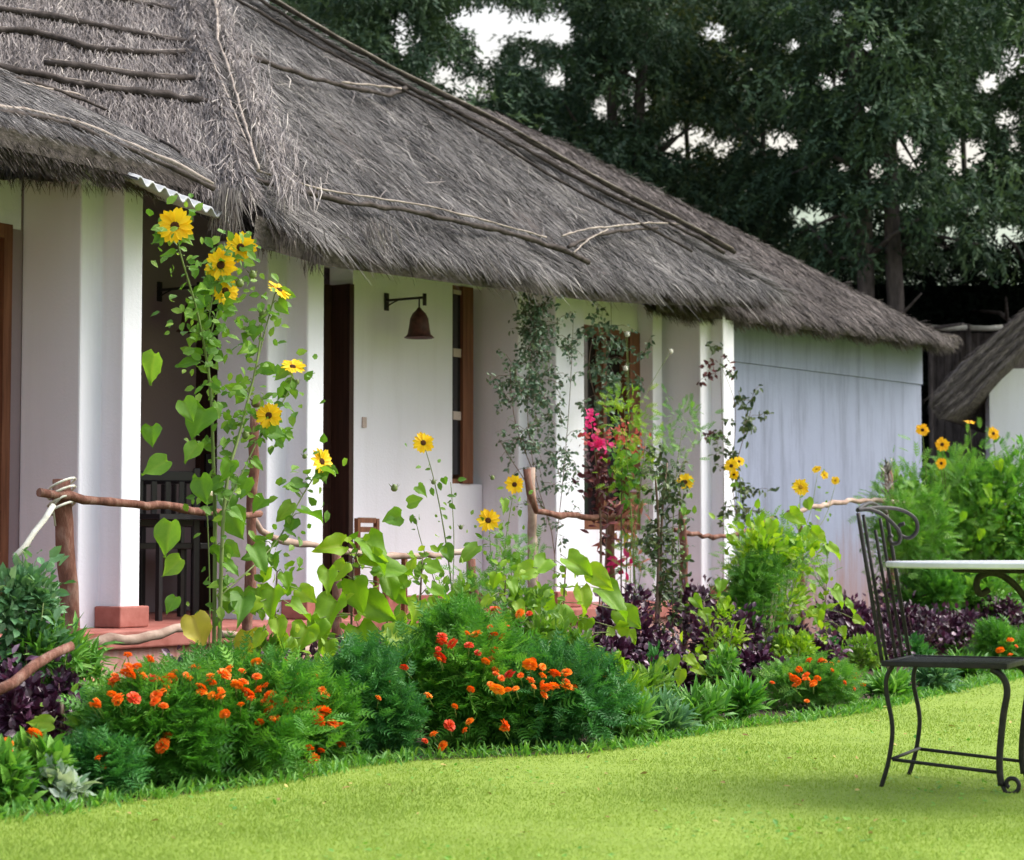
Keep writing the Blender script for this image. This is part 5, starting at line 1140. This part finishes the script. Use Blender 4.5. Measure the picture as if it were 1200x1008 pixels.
where = ['behind the nearly flowerless marigold bush', 'beside the heart-leaved lime stem', 'below the spindly sunflower', 'below the two dark-eyed sunflowers', 'behind the left marigolds', 'behind the bright orange marigolds', 'under the left shrub', 'right of the left fence post foot', 'at the left edge below the diagonal rail', 'just above the pale leafy plant', 'beside the clay block', 'between the left rails', 'behind the widest marigold bush', 'under the tall sunflowers', 'at the foot of the second pillar', 'below the heart-leaved lime plant', 'touching the orange marigold cluster', 'left of the spindly sunflower', 'above the nearly flowerless marigold bush', 'below the red marigold blooms', 'under the big lobed lime leaves', 'left of the big lobed lime leaves', 'behind the lobed lime plant', 'between lobed lime plant and lawn marigolds', 'left of the creeper-wrapped post', 'in front of the creeper-wrapped post foot', 'right of the creeper-wrapped post', 'below the last white pillar', 'right of the low strappy plants', 'behind the small lime plant', 'under the bushy feathery shrub', 'left of the low marigold patch', 'at the foot of the outbuilding wall', 'left of the iron chair back', 'seen through the iron chair back', 'under the white table edge', 'below the table behind the chair seat', 'near the right edge below the table', 'behind the creeper-wrapped post', 'behind the upper part of the chair back', 'between the spreading lime plant and low marigolds']
for (px, v, wpx, top), wh in zip(purple, where):
    dome('purple_foliage_plant', 'dark purple ruffled plant ' + wh, 'purple plant', px, v, wpx * 1.15, top, 950, T_OVAL, M_PURP, .046, 'dark purple foliage plants in the bed', wid=1.5, flat=.55, stemm=M_STEMB, tone=.5)
# bushy feathery green shrubs
SH = 'feathery green shrubs in the bed'
dome('feathery_shrub', 'rounded feathery green shrub right of the last pillar', 'shrub', 905, -1.75, 120, 610, 950, T_FEATH, M_COSM, .07, SH, flat=.45, tone=.72)
dome('leafy_shrub', 'loose shrub of bright oval leaves in front of the last pillar foot', 'shrub', 900, -1.85, 145, 585, 460, T_OVAL, M_BRIGHTS, .065, 'leafy shrubs right of centre', flat=.45, wid=1.4, tone=.6)
dome('feathery_shrub', 'denser blue-green shrub low beside the purple foliage', 'shrub', 888, -1.9, 80, 650, 1000, T_FEATH, M_COSM, .07, SH, flat=.4, tone=.35)
def airy(label, stems, v, blobs, m, size):
    t = plant('feathery_shrub', label, 'shrub', stems[0][0][0], v, SH)
    for i, st in enumerate(stems):
        pts = [PV(a, b, v) for a, b in st]
        if i == 0: pts[0].z = 0
        stem(t, pts, .006 if i == 0 else .003, .0015)
    for (a, y, sx, sy, n) in blobs:
        c = np.array(PV(a, y, v)); P = c + rng.normal(0, 1, (n, 3)) * np.array([sx / FPX * c[1], .07, sy / FPX * c[1]])
        D = P - c + np.array([0, 0, .04]) + rng.normal(0, .05, (n, 3))
        scatter('foliage', m, T_FEATH, P, D, np.array([0, -.6, .8]) + rng.normal(0, .5, (n, 3)), rng.uniform(.6, 1.35, n) * size, np.clip(rng.normal(.5, .24, n), 0, 1), t)
airy('airy light green plant with feathery top left of the last pillar', [[(745, 790), (742, 650), (735, 540), (732, 480)], [(742, 650), (752, 560), (757, 500)]], -1.4, [(732, 474, 13, 9, 60), (738, 500, 14, 9, 50), (755, 520, 10, 9, 36), (748, 548, 12, 12, 44), (722, 545, 9, 14, 30)], M_BRIGHTS, .055)
airy('airy green plant with feathery sprays before the last pillar', [[(790, 790), (788, 650), (792, 560), (800, 500)], [(792, 560), (812, 520), (822, 500)], [(788, 650), (770, 560), (775, 520)]], -1.35, [(797, 488, 14, 9, 54), (818, 505, 10, 7, 30), (780, 515, 12, 10, 40), (795, 540, 14, 12, 36), (770, 560, 10, 12, 30)], M_COSM, .055)
airy('loose green plant below the pink blooms', [[(745, 800), (745, 700), (740, 600)], [(745, 700), (757, 640), (760, 590)]], -1.35, [(745, 585, 14, 16, 60), (755, 630, 12, 18, 50), (738, 665, 12, 16, 40), (762, 680, 10, 16, 30)], M_COSM, .06)
airy('wispy green plant between the two dark-eyed sunflowers and bent post', [[(600, 800), (600, 700), (598, 640)], [(600, 700), (615, 670), (622, 640)], [(600, 740), (585, 690), (580, 650)]], -1.6, [(598, 645, 12, 12, 50), (618, 660, 10, 14, 40), (582, 670, 10, 16, 50), (604, 700, 16, 16, 90)], M_COSM, .055)
airy('wispy green plant below the spindly sunflower', [[(555, 810), (555, 740), (552, 680)], [(555, 740), (568, 710), (574, 680)], [(555, 760), (540, 720), (534, 690)]], -1.7, [(553, 690, 12, 12, 60), (572, 700, 9, 12, 36), (538, 710, 9, 12, 40), (556, 735, 14, 12, 70)], M_COSM, .055)
dome('feathery_shrub', 'green plant filling the bed under the upright lime leaves', 'shrub', 660, -1.9, 90, 720, 1200, T_OVAL, M_SUNS, .055, SH, flat=.5)
dome('feathery_shrub', 'small green clump right of the heart-leaved lime plant', 'shrub', 455, -2.05, 80, 725, 1000, T_OVAL, M_SUNS, .055, SH, flat=.5)
# right bush with orange flowers
t, *_ = dome('flowering_bush', 'tall bush with orange-yellow daisies behind the white table top', 'bush', 1118, -1.35, 185, 505, 3000, T_FEATH, M_COSM, .085, 'bushes at the right end of the bed', flat=.46, tone=.6, depthr=.42)
for a, y, r_, f in [(1081, 504, .050, (0, -1, .2)), (1104, 521, .055, (0, -1, .1)), (1103, 543, .045, (0, -1, -.1)), (1136, 495, .045, (.1, -.35, 1)), (1164, 508, .055, (.3, -1, .1))]:
    flower(t, PV(a, y, -1.85), f, r_, ME_PETO, ME_DISC, 13); stem(t, [PV(a, y + 3, -1.72), PV(a + 2, y + 25, -1.6), PV(a + 5, y + 60, -1.45)], .003, .004)
for a, y, s in [(1155, 570, .14), (1170, 540, .12), (1185, 590, .14), (1150, 620, .12), (1130, 600, .10), (1190, 630, .12), (1175, 610, .12), (1190, 555, .11)]: place_leaf(t, PV(a, y, -1.75), (rnd.uniform(-.6, .6), -.3, -.9), (0, -1, .6), s, LMB)
dome('flowering_bush', 'blue-green bush at the right edge beneath the hut wall', 'bush', 1185, -1.75, 125, 520, 2400, T_OVAL, M_COSM, .085, 'bushes at the right end of the bed', flat=.4)
dome('flowering_bush', 'leafy shrub below the table at the far right of the bed', 'bush', 1150, -1.7, 150, 668, 1500, T_OVAL, M_COSM, .09, 'bushes at the right end of the bed', flat=.45, wid=1.3)
dome('flowering_bush', 'bright leafy shrub touching the hut wall at the picture edge', 'bush', 1215, -1.6, 120, 560, 1600, T_OVAL, M_BRIGHTS, .08, 'bushes at the right end of the bed', flat=.5, wid=1.3)
dome('flowering_bush', 'bush of bright oval leaves mixed into the tall daisy bush', 'bush', 1125, -1.40, 185, 515, 800, T_OVAL, M_SUNS, .06, 'bushes at the right end of the bed', flat=.48, wid=1.3, tone=.5)
dome('flowering_bush', 'light green shrub behind the chair scrolls', 'bush', 1072, -1.5, 80, 545, 1000, T_FEATH, M_COSM, .09, 'bushes at the right end of the bed', flat=.5, tone=.65)
dome('flowering_bush', 'olive shrub seen between the chair back and table leg', 'bush', 1085, -1.6, 90, 660, 1500, T_FEATH, M_MARI, .08, 'bushes at the right end of the bed', flat=.45)
# low strappy border plants near the lawn
for i, (px, v, wpx, top, m_, lb) in enumerate([(735, -2.45, 60, 832, M_COSM, 'low strappy clump right of the lawn marigolds'), (772, -2.4, 60, 826, M_BLUEG, 'low pale strappy clump at the creeper stem foot'), (815, -2.4, 70, 818, M_COSM, 'low strappy clump with arching leaves under the purple foliage'), (860, -2.4, 60, 806, M_MARI, 'low dark clump at the lawn bend'), (725, -2.25, 70, 800, M_YELL, 'yellowish leafy clump between marigolds and creeper stem'), (760, -2.2, 60, 790, M_SUNS, 'green leafy clump left of the small lime plant'), (1040, -2.5, 60, 800, M_COSM, 'low clump of pale leaves behind the chair legs'), (1085, -2.4, 70, 785, M_BLUEG, 'grey-green clump seen under the chair seat'), (1130, -2.3, 60, 775, M_COSM, 'small green clump right of the chair front leg')]):
    mm = M_BRIGHTS if m_ is M_YELL else m_; v = vedge(px) + (.16 if v < -2.3 else .4)
    dome('border_plant', lb, 'plant', px, v, wpx, top, 380, T_LONG, mm, .10, 'low border plants by the lawn', flat=.6, up=.9, wid=1.1)
for (px, v, wp, tp, nn, T_, mm, sz, lb) in [(505, -1.9, 70, 690, 500, T_OVAL, M_SUNS, .05, 'loose leafy plant below the spindly sunflower leaves'), (530, -1.65, 60, 655, 300, T_OVAL, M_SUNS, .05, 'thin leafy plant beside the spindly sunflower stem'), (620, -1.9, 70, 670, 520, T_OVAL, M_SUNS, .055, 'leafy plant at the foot of the bent post'), (700, -2.1, 70, 760, 500, T_OVAL, M_BRIGHTS, .05, 'yellow green leafy plant below the big lobed leaves'), (845, -2.0, 60, 690, 260, T_OVAL, M_BRIGHTS, .05, 'lime sprigs among the purple leaves'), (930, -2.1, 70, 740, 420, T_OVAL, M_BRIGHTS, .05, 'lime sprigs above the low marigold patch'), (1000, -2.2, 60, 745, 350, T_OVAL, M_SUNS, .05, 'green sprigs left of the chair legs'), (320, -1.95, 60, 735, 260, T_OVAL, M_SUNS, .05, 'green sprigs at the foot of the second pillar'), (375, -2.1, 70, 745, 400, T_OVAL, M_BRIGHTS, .05, 'lime sprigs left of the heart-leaved plant'), (480, -2.2, 60, 760, 350, T_OVAL, M_BRIGHTS, .05, 'lime sprigs right of the heart-leaved plant')]:
    dome('leafy_plant', lb, 'plant', px, v, wp, tp, nn, T_, mm, sz, 'loose leafy plants in the bed', flat=.5, wid=1.3, tone=.55)
# scattered small bed plants to close the soil
for i in range(16):
    px = 120 + i * 66 + rnd.uniform(-20, 20)
    dome('bed_seedling', 'small green seedling number of the bed filling soil between larger plants', 'seedling', px, -2.1 + rnd.uniform(-.2, .2), 60, 700 + 0 * i + 115 - i * 5, 380, T_OVAL, rnd.choice((M_COSM, M_MARI, M_MARI2)), .055, 'green seedlings between the larger plants', flat=.6)
for o in C.objects:
    if o.name.startswith('bed_seedling'): o['label'] = 'small green seedling filling the soil between larger bed plants'
# ---- pink blooms and maroon foliage
t = plant('pink_flowering_plant', 'maroon-stemmed plant with magenta blooms by the vine-covered pillar', 'flower', 700, -1.25, None); b = Vector(t.location)
stem(t, [b, PV(704, 640, -1.25), PV(700, 560, -1.25), PV(692, 490, -1.25)], .008, .003, M_STEMB); stem(t, [b, PV(712, 600, -1.25), PV(704, 520, -1.25)], .006, .003, M_STEMB)
def cluster(t, name, m, T, px, py, v, sx, sy, n, size, wid=1.5, dz=.3):
    c = np.array(PV(px, py, v)); Yd = c[1]; P = c + rng.normal(0, 1, (n, 3)) * np.array([sx / FPX * Yd, .04, sy / FPX * Yd])
    scatter(name, m, T, P, rng.normal(0, .8, (n, 3)) + np.array([0, -.3, dz]), np.array([0, -1, .5]) + rng.normal(0, .5, (n, 3)), rng.uniform(.7, 1.3, n) * size, np.clip(rng.normal(.5, .25, n), 0, 1), t, np.full(n, wid))
cluster(t, 'blooms', M_PINK, T_OVAL, 691, 492, -1.3, 3.5, 7, 26, .032, 2); cluster(t, 'blooms', M_PINK, T_OVAL, 702, 520, -1.3, 7, 5, 38, .034, 2); cluster(t, 'blooms', M_CORAL, T_OVAL, 690, 512, -1.28, 5, 6, 16, .03, 2)
cluster(t, 'maroon_leaves', M_MAROON, T_OVAL, 700, 560, -1.25, 9, 16, 150, .05, 1.2); cluster(t, 'maroon_leaves', M_MAROON, T_LONG, 708, 600, -1.25, 10, 20, 50, .08)
t = plant('coral_flowering_plant', 'plant with dull coral bracts right of the magenta blooms', 'flower', 728, -1.3, None); b = Vector(t.location)
stem(t, [b, PV(728, 620, -1.3), PV(730, 510, -1.3)], .007, .003, M_STEMB)
cluster(t, 'bracts', M_CORAL, T_OVAL, 722, 510, -1.3, 8, 9, 50, .035, 1.3); cluster(t, 'bracts', M_CORAL, T_OVAL, 742, 522, -1.3, 9, 12, 60, .032, 1.3); cluster(t, 'leaves', M_COSM, T_OVAL, 730, 555, -1.3, 12, 20, 120, .05)
t = plant('salmon_leaved_plant', 'croton-like plant with salmon and magenta leaves below the fence rail', 'plant', 728, -1.2, None); b = Vector(t.location)
stem(t, [b, PV(733, 700, -1.2), PV(736, 610, -1.2)], .007, .003, M_STEMB)
cluster(t, 'salmon_leaves', M_SALM, T_LONG, 730, 610, -1.2, 12, 16, 46, .10, 1.2); cluster(t, 'magenta_leaves', M_PINK, T_OVAL, 728, 658, -1.25, 8, 7, 20, .06, 1.3); cluster(t, 'salmon_leaves', M_SALM, T_LONG, 745, 650, -1.2, 8, 12, 16, .09, 1.2)
cluster(t, 'yellow_leaves', M_YELL, T_LONG, 735, 635, -1.25, 8, 5, 14, .07, 1.5)
# ---- vines
def vine(name, label, paths, v, blobs, m, size=.045, T=T_OVAL, sm=M_STEMB, r=.004, group='climbing plants on the cottage and fence'):
    t = plant(name, label, 'vine', paths[0][0][0], v, group)
    for i, st in enumerate(paths):
        pts = [PV(a, b, v) for a, b in st]
        if i == 0: pts[0].z = 0
        stem(t, pts, r, r * .5, sm)
    Ps = []; mbt = MB()
    for (a, y, sx, sy, n) in blobs:
        c = PV(a, y, v); k_ = c.y / FPX
        for _ in range(max(2, n // 11)):
            p0 = c + Vector((rnd.gauss(0, sx * .6) * k_, rnd.gauss(0, .04), rnd.gauss(0, sy * .7) * k_)); dd = Vector((rnd.gauss(0, 1), rnd.gauss(-.2, .6), rnd.gauss(.1, .8))).normalized() * rnd.uniform(.08, .2)
            p1 = p0 + dd * .5 + Vector((0, 0, .015)); p2 = p0 + dd - Vector((0, 0, .02)); mbt.tube([p0, p1, p2], [.0022, .0018, .001], 4, tone=.5)
            f = np.array([p0 + (p2 - p0) * q for q in np.linspace(.05, 1, 11)]); Ps.append(f + rng.normal(0, .010, f.shape))
    mbt.build('twigs', sm, t)['kind'] = 'stuff'
    P = np.concatenate(Ps); n = len(P)
    scatter('leaves', m, T, P, rng.normal(0, .8, (n, 3)) + np.array([0, -.3, -.4]), np.array([0, -1, .6]) + rng.normal(0, .5, (n, 3)), rng.uniform(.65, 1.3, n) * size, np.clip(rng.normal(.5, .28, n), 0, 1), t, np.full(n, 1.2)); return t
vine('climbing_vine', 'grey-green vine climbing the pillar right of the window', [[(640, 790), (650, 650), (628, 560), (618, 480), (625, 400), (628, 350)], [(628, 560), (605, 500), (598, 440), (600, 425)], [(650, 650), (660, 560), (668, 460), (672, 370)], [(640, 600), (600, 540), (585, 515)]], -.25,
     [(627, 375, 7, 24, 420), (627, 450, 9, 34, 420), (602, 450, 15, 20, 260), (605, 515, 13, 11, 120), (645, 410, 12, 30, 170), (622, 520, 10, 20, 160), (628, 400, 5, 40, 420), (668, 400, 12, 30, 90), (650, 480, 18, 30, 170), (640, 540, 22, 26, 150), (665, 540, 12, 26, 80), (640, 590, 18, 20, 70), (662, 620, 12, 25, 60)], M_VINE, .036)
vine('climbing_vine', 'open leafy climber between the vine pillar and the brown window frame', [[(705, 790), (705, 600), (702, 480), (715, 400), (716, 350)], [(702, 480), (690, 430), (698, 380)]], -.2, [(712, 370, 6, 16, 46), (700, 430, 14, 24, 130), (695, 480, 12, 18, 70), (735, 420, 12, 16, 40), (748, 450, 12, 10, 50), (700, 400, 8, 26, 130), (728, 400, 7, 22, 60), (716, 460, 12, 16, 80), (755, 415, 7, 8, 20), (715, 520, 14, 20, 60)], M_VINE, .045)
vine('climbing_vine', 'leafy vine on the last white pillar beside the outbuilding', [[(862, 790), (866, 640), (858, 560), (862, 480), (846, 430)], [(858, 560), (875, 500), (884, 465)], [(866, 640), (885, 590)]], -.3, [(843, 425, 6, 12, 26), (868, 470, 12, 12, 46), (850, 500, 9, 14, 46), (870, 500, 14, 12, 46), (862, 540, 10, 16, 50), (868, 580, 12, 12, 70), (880, 600, 12, 12, 70), (890, 485, 5, 4, 12)], M_VINE2, .055)
vine('climbing_vine', 'dry brown sprig hanging on the last pillar', [[(846, 640), (848, 560), (846, 480), (844, 420)]], -.1, [(843, 420, 5, 9, 14), (841, 436, 3, 6, 8), (843, 505, 4, 7, 10)], M_MAROON, .05)
t = vine('creeper_post', 'fence post thickly wrapped in dark creeper in the middle of the bed', [[(772, 855), (770, 760), (774, 680), (776, 600), (782, 540)], [(766, 800), (772, 640), (768, 560)]], -1.5, [(776, 570, 10, 16, 150), (775, 620, 9, 20, 190), (774, 670, 8, 22, 190), (772, 720, 7, 22, 150), (770, 770, 5, 20, 70), (790, 560, 10, 14, 60), (768, 540, 9, 12, 50)], M_VINE2, .045, r=.014)
# tiny white blooms on the climbers
t = plant('white_blossom_vine', 'thin climber dotted with tiny white blossoms near the last pillar', 'vine', 735, -.35)
stem(t, [Vector(t.location), PV(740, 600, -.35), PV(735, 430, -.35), PV(733, 392, -.35)], .004, .002)
for a, y in ((735, 392), (786, 412), (733, 432)):
    bud(t, PV(a, y, -.4), .018, M_POLE, 'blossom'); stem(t, [PV(a, y, -.4), PV((a + 738) / 2, y + 40, -.37), PV(738, y + 90, -.35)], .002, .002)
# dry reed spike behind the chair
t = plant('dry_reed', 'brown dry seed spike standing behind the chair scroll', 'plant', 1040, -1.25)
cluster(t, 'seed_head', M_STRAWL, T_LONG, 1040, 565, -1.3, 3, 14, 60, .07, 1, 1.5); stem(t, [Vector(t.location), PV(1040, 575, -1.3)], .006, .004, M_STEMB)

# ------------------------------------------------------------------ wrought-iron chair
NR = Vector((PY(1034, 640, 7.42).x, 7.42, 0))         # near rear foot
WDv = Vector((.20, .44, 0)).normalized(); FV = Vector((.925, -.38, 0)).normalized()
FV = Vector((WDv.y, -WDv.x, 0))
CW = .42; CD = .395
chair = thing('iron_chair', 'black wrought-iron garden chair with scrolled back on the lawn', 'chair', NR)
def ch(f, w_, z): return NR + FV * f + WDv * w_ + Vector((0, 0, z))
def ctube(name, pts, r, n=8, sm=True, parent=None):
    P = smooth_pts(pts, 5) if sm else [Vector(p) for p in pts]; mb = MB(); mb.tube(P, r, n); return mb.build(name, M_IRON, parent or chair)
SZ = .45
for w_ in (0, CW):
    ctube('rear_leg', [ch(-.015, w_, 0), ch(.015, w_, .10), ch(.03, w_, .22), ch(.01, w_, .34), ch(.012, w_, .40), ch(.035, w_, SZ - .01)], .0085)
    fl_ = ctube('front_leg', [ch(CD + .02, w_, .03), ch(CD + .015, w_, .12), ch(CD + .03, w_, .27), ch(CD + .045, w_, .36), ch(CD + .03, w_, .41), ch(CD - .01, w_, SZ - .012)], .0125)
    P = []
    for k in range(22):   # curled foot
        th_ = -2.2 + k * .30; rr_ = .034 - k * .0010; P.append(ch(CD + .055 + rr_ * math.cos(th_), w_, .036 + rr_ * math.sin(th_)))
    mb = MB(); mb.tube([ch(CD + .02, w_, .04)] + P, .008, 7); mb.build('foot_scroll', M_IRON, fl_)
    ctube('stretcher', [ch(.03, w_, .105), ch(CD + .015, w_, .075)], .007, 6, False)
ctube('stretcher', [ch(.03, 0, .108), ch(.03, CW, .108)], .006, 6, False)
mb = MB(); Ms = Matrix.Translation(NR) @ Matrix(((FV.x, WDv.x, 0, 0), (FV.y, WDv.y, 0, 0), (0, 0, 1, 0), (0, 0, 0, 1)))
mb.box(-.005, CD + .05, -.02, -.003, SZ - .012, SZ + .008, Ms); mb.box(-.005, CD + .05, CW + .003, CW + .02, SZ - .012, SZ + .008, Ms); mb.box(CD + .034, CD + .05, -.002, CW + .002, SZ - .012, SZ + .007, Ms); mb.box(-.005, .012, -.002, CW + .002, SZ - .012, SZ + .007, Ms)
bevel_mesh(mb.build('seat_frame', M_IRON, chair), .003)
for i in range(9):
    w_ = .02 + (CW - .04) * i / 8; mb = MB(); mb.box(.0125, CD + .0335, w_ - .014, w_ + .014, SZ - .004, SZ + .003, Ms); mb.build('seat_slat', M_IRON, chair)
ZT = 1.0
def bk(w_, z):     # point on the leaning back
    q = (z - SZ) / (ZT - SZ); return ch(-.005 - .085 * q, w_, z)
for w_, top in ((0, ZT - .01), (.07, .985), (CW * .5, .93), (CW - .11, .975), (CW, ZT - .01)):
    ctube('back_rod', [bk(w_, SZ), bk(w_, .7), bk(w_, top)], .0075 if w_ in (0, CW) else .0062)
def scroll(cx, cz, r0, turns, start, sgn, n=26, off=0.0):
    P = []
    for k in range(n):
        q = k / (n - 1); r_ = r0 * (1 - .72 * q); a = start + sgn * q * turns * 2 * math.pi; P.append(bk(cx + r_ * math.cos(a), cz + r_ * math.sin(a)) + FV * off)
    return P
# top rail that arches over and ends in scrolls facing the seat
def chs(pts, r=.0075, name='back_scroll'): ctube(name, pts, r)
chs([bk(0, ZT), ch(-.06, .04, ZT + .004), ch(-.03, .09, ZT - .01), ch(.0, .13, ZT - .04), ch(.022, .17, ZT - .08), ch(.015, .19, ZT - .115), ch(-.01, .19, ZT - .12), ch(-.022, .185, ZT - .10), ch(-.008, .18, ZT - .09)])
chs([bk(0, ZT), ch(-.05, .15, ZT + .012), ch(-.0, .27, ZT + .006), ch(.04, .33, ZT - .025), ch(.045, .35, ZT - .07), ch(.015, .35, ZT - .10), ch(-.02, .34, ZT - .085), ch(-.022, .34, ZT - .055), ch(.0, .34, ZT - .045)])
ctube('top_rail', [bk(0, ZT), bk(CW * .5, ZT + .03), bk(CW, ZT)], .008)


# ------------------------------------------------------------------ table
TC = Vector((PY(1252, 640, 7.35).x, 7.35, 0))
table = thing('garden_table', 'round white-topped iron garden table beside the chair', 'table', TC)
mb = MB(); k = 64; rr_ = .645; zt = .815; vs = []
rr_ = TC.x - PY(1041, 640, 7.35).x
for r_, z in ((rr_ - .004, zt - .022), (rr_, zt - .018), (rr_, zt - .004), (rr_ - .004, zt)):
    for j in range(k): vs.append(TC + Vector((r_ * math.cos(2 * math.pi * j / k), r_ * math.sin(2 * math.pi * j / k), z)))
mb.add(vs, [(i * k + j, i * k + (j + 1) % k, (i + 1) * k + (j + 1) % k, (i + 1) * k + j) for i in range(3) for j in range(k)] + [tuple(3 * k + j for j in range(k)), tuple(j for j in range(k))[::-1]]); mb.build('table_top', M_MARB, table)
mb = MB(); P = [TC + Vector((.40 * math.cos(a), .40 * math.sin(a), zt - .032)) for a in np.linspace(0, 2 * math.pi, 33)]; mb.tube(P, .008, 6); mb.build('support_ring', M_IRON, table)
for ang in (188, 68, 308):
    dr_ = Vector((math.cos(R(ang)), math.sin(R(ang)), 0))
    L = lambda r_, z: TC + dr_ * r_ + Vector((0, 0, z))
    P = [L(.30, zt - .10), L(.33, zt - .115), L(.345, zt - .09), L(.335, zt - .055), L(.29, zt - .04), L(.24, zt - .055), L(.18, zt - .11), L(.12, zt - .22), L(.06, .42), L(.05, .25), L(.06, .12), L(.10, .04), L(.13, .015), L(.15, .03), L(.135, .05)]
    mb = MB(); mb.tube(smooth_pts(P, 5), .0125, 8); mb.build('leg', M_IRON, table)
mb = MB(); mb.tube([TC + Vector((.08 * math.cos(a), .08 * math.sin(a), .42)) for a in np.linspace(0, 2 * math.pi, 25)], .007, 6); mb.build('lower_ring', M_IRON, table)
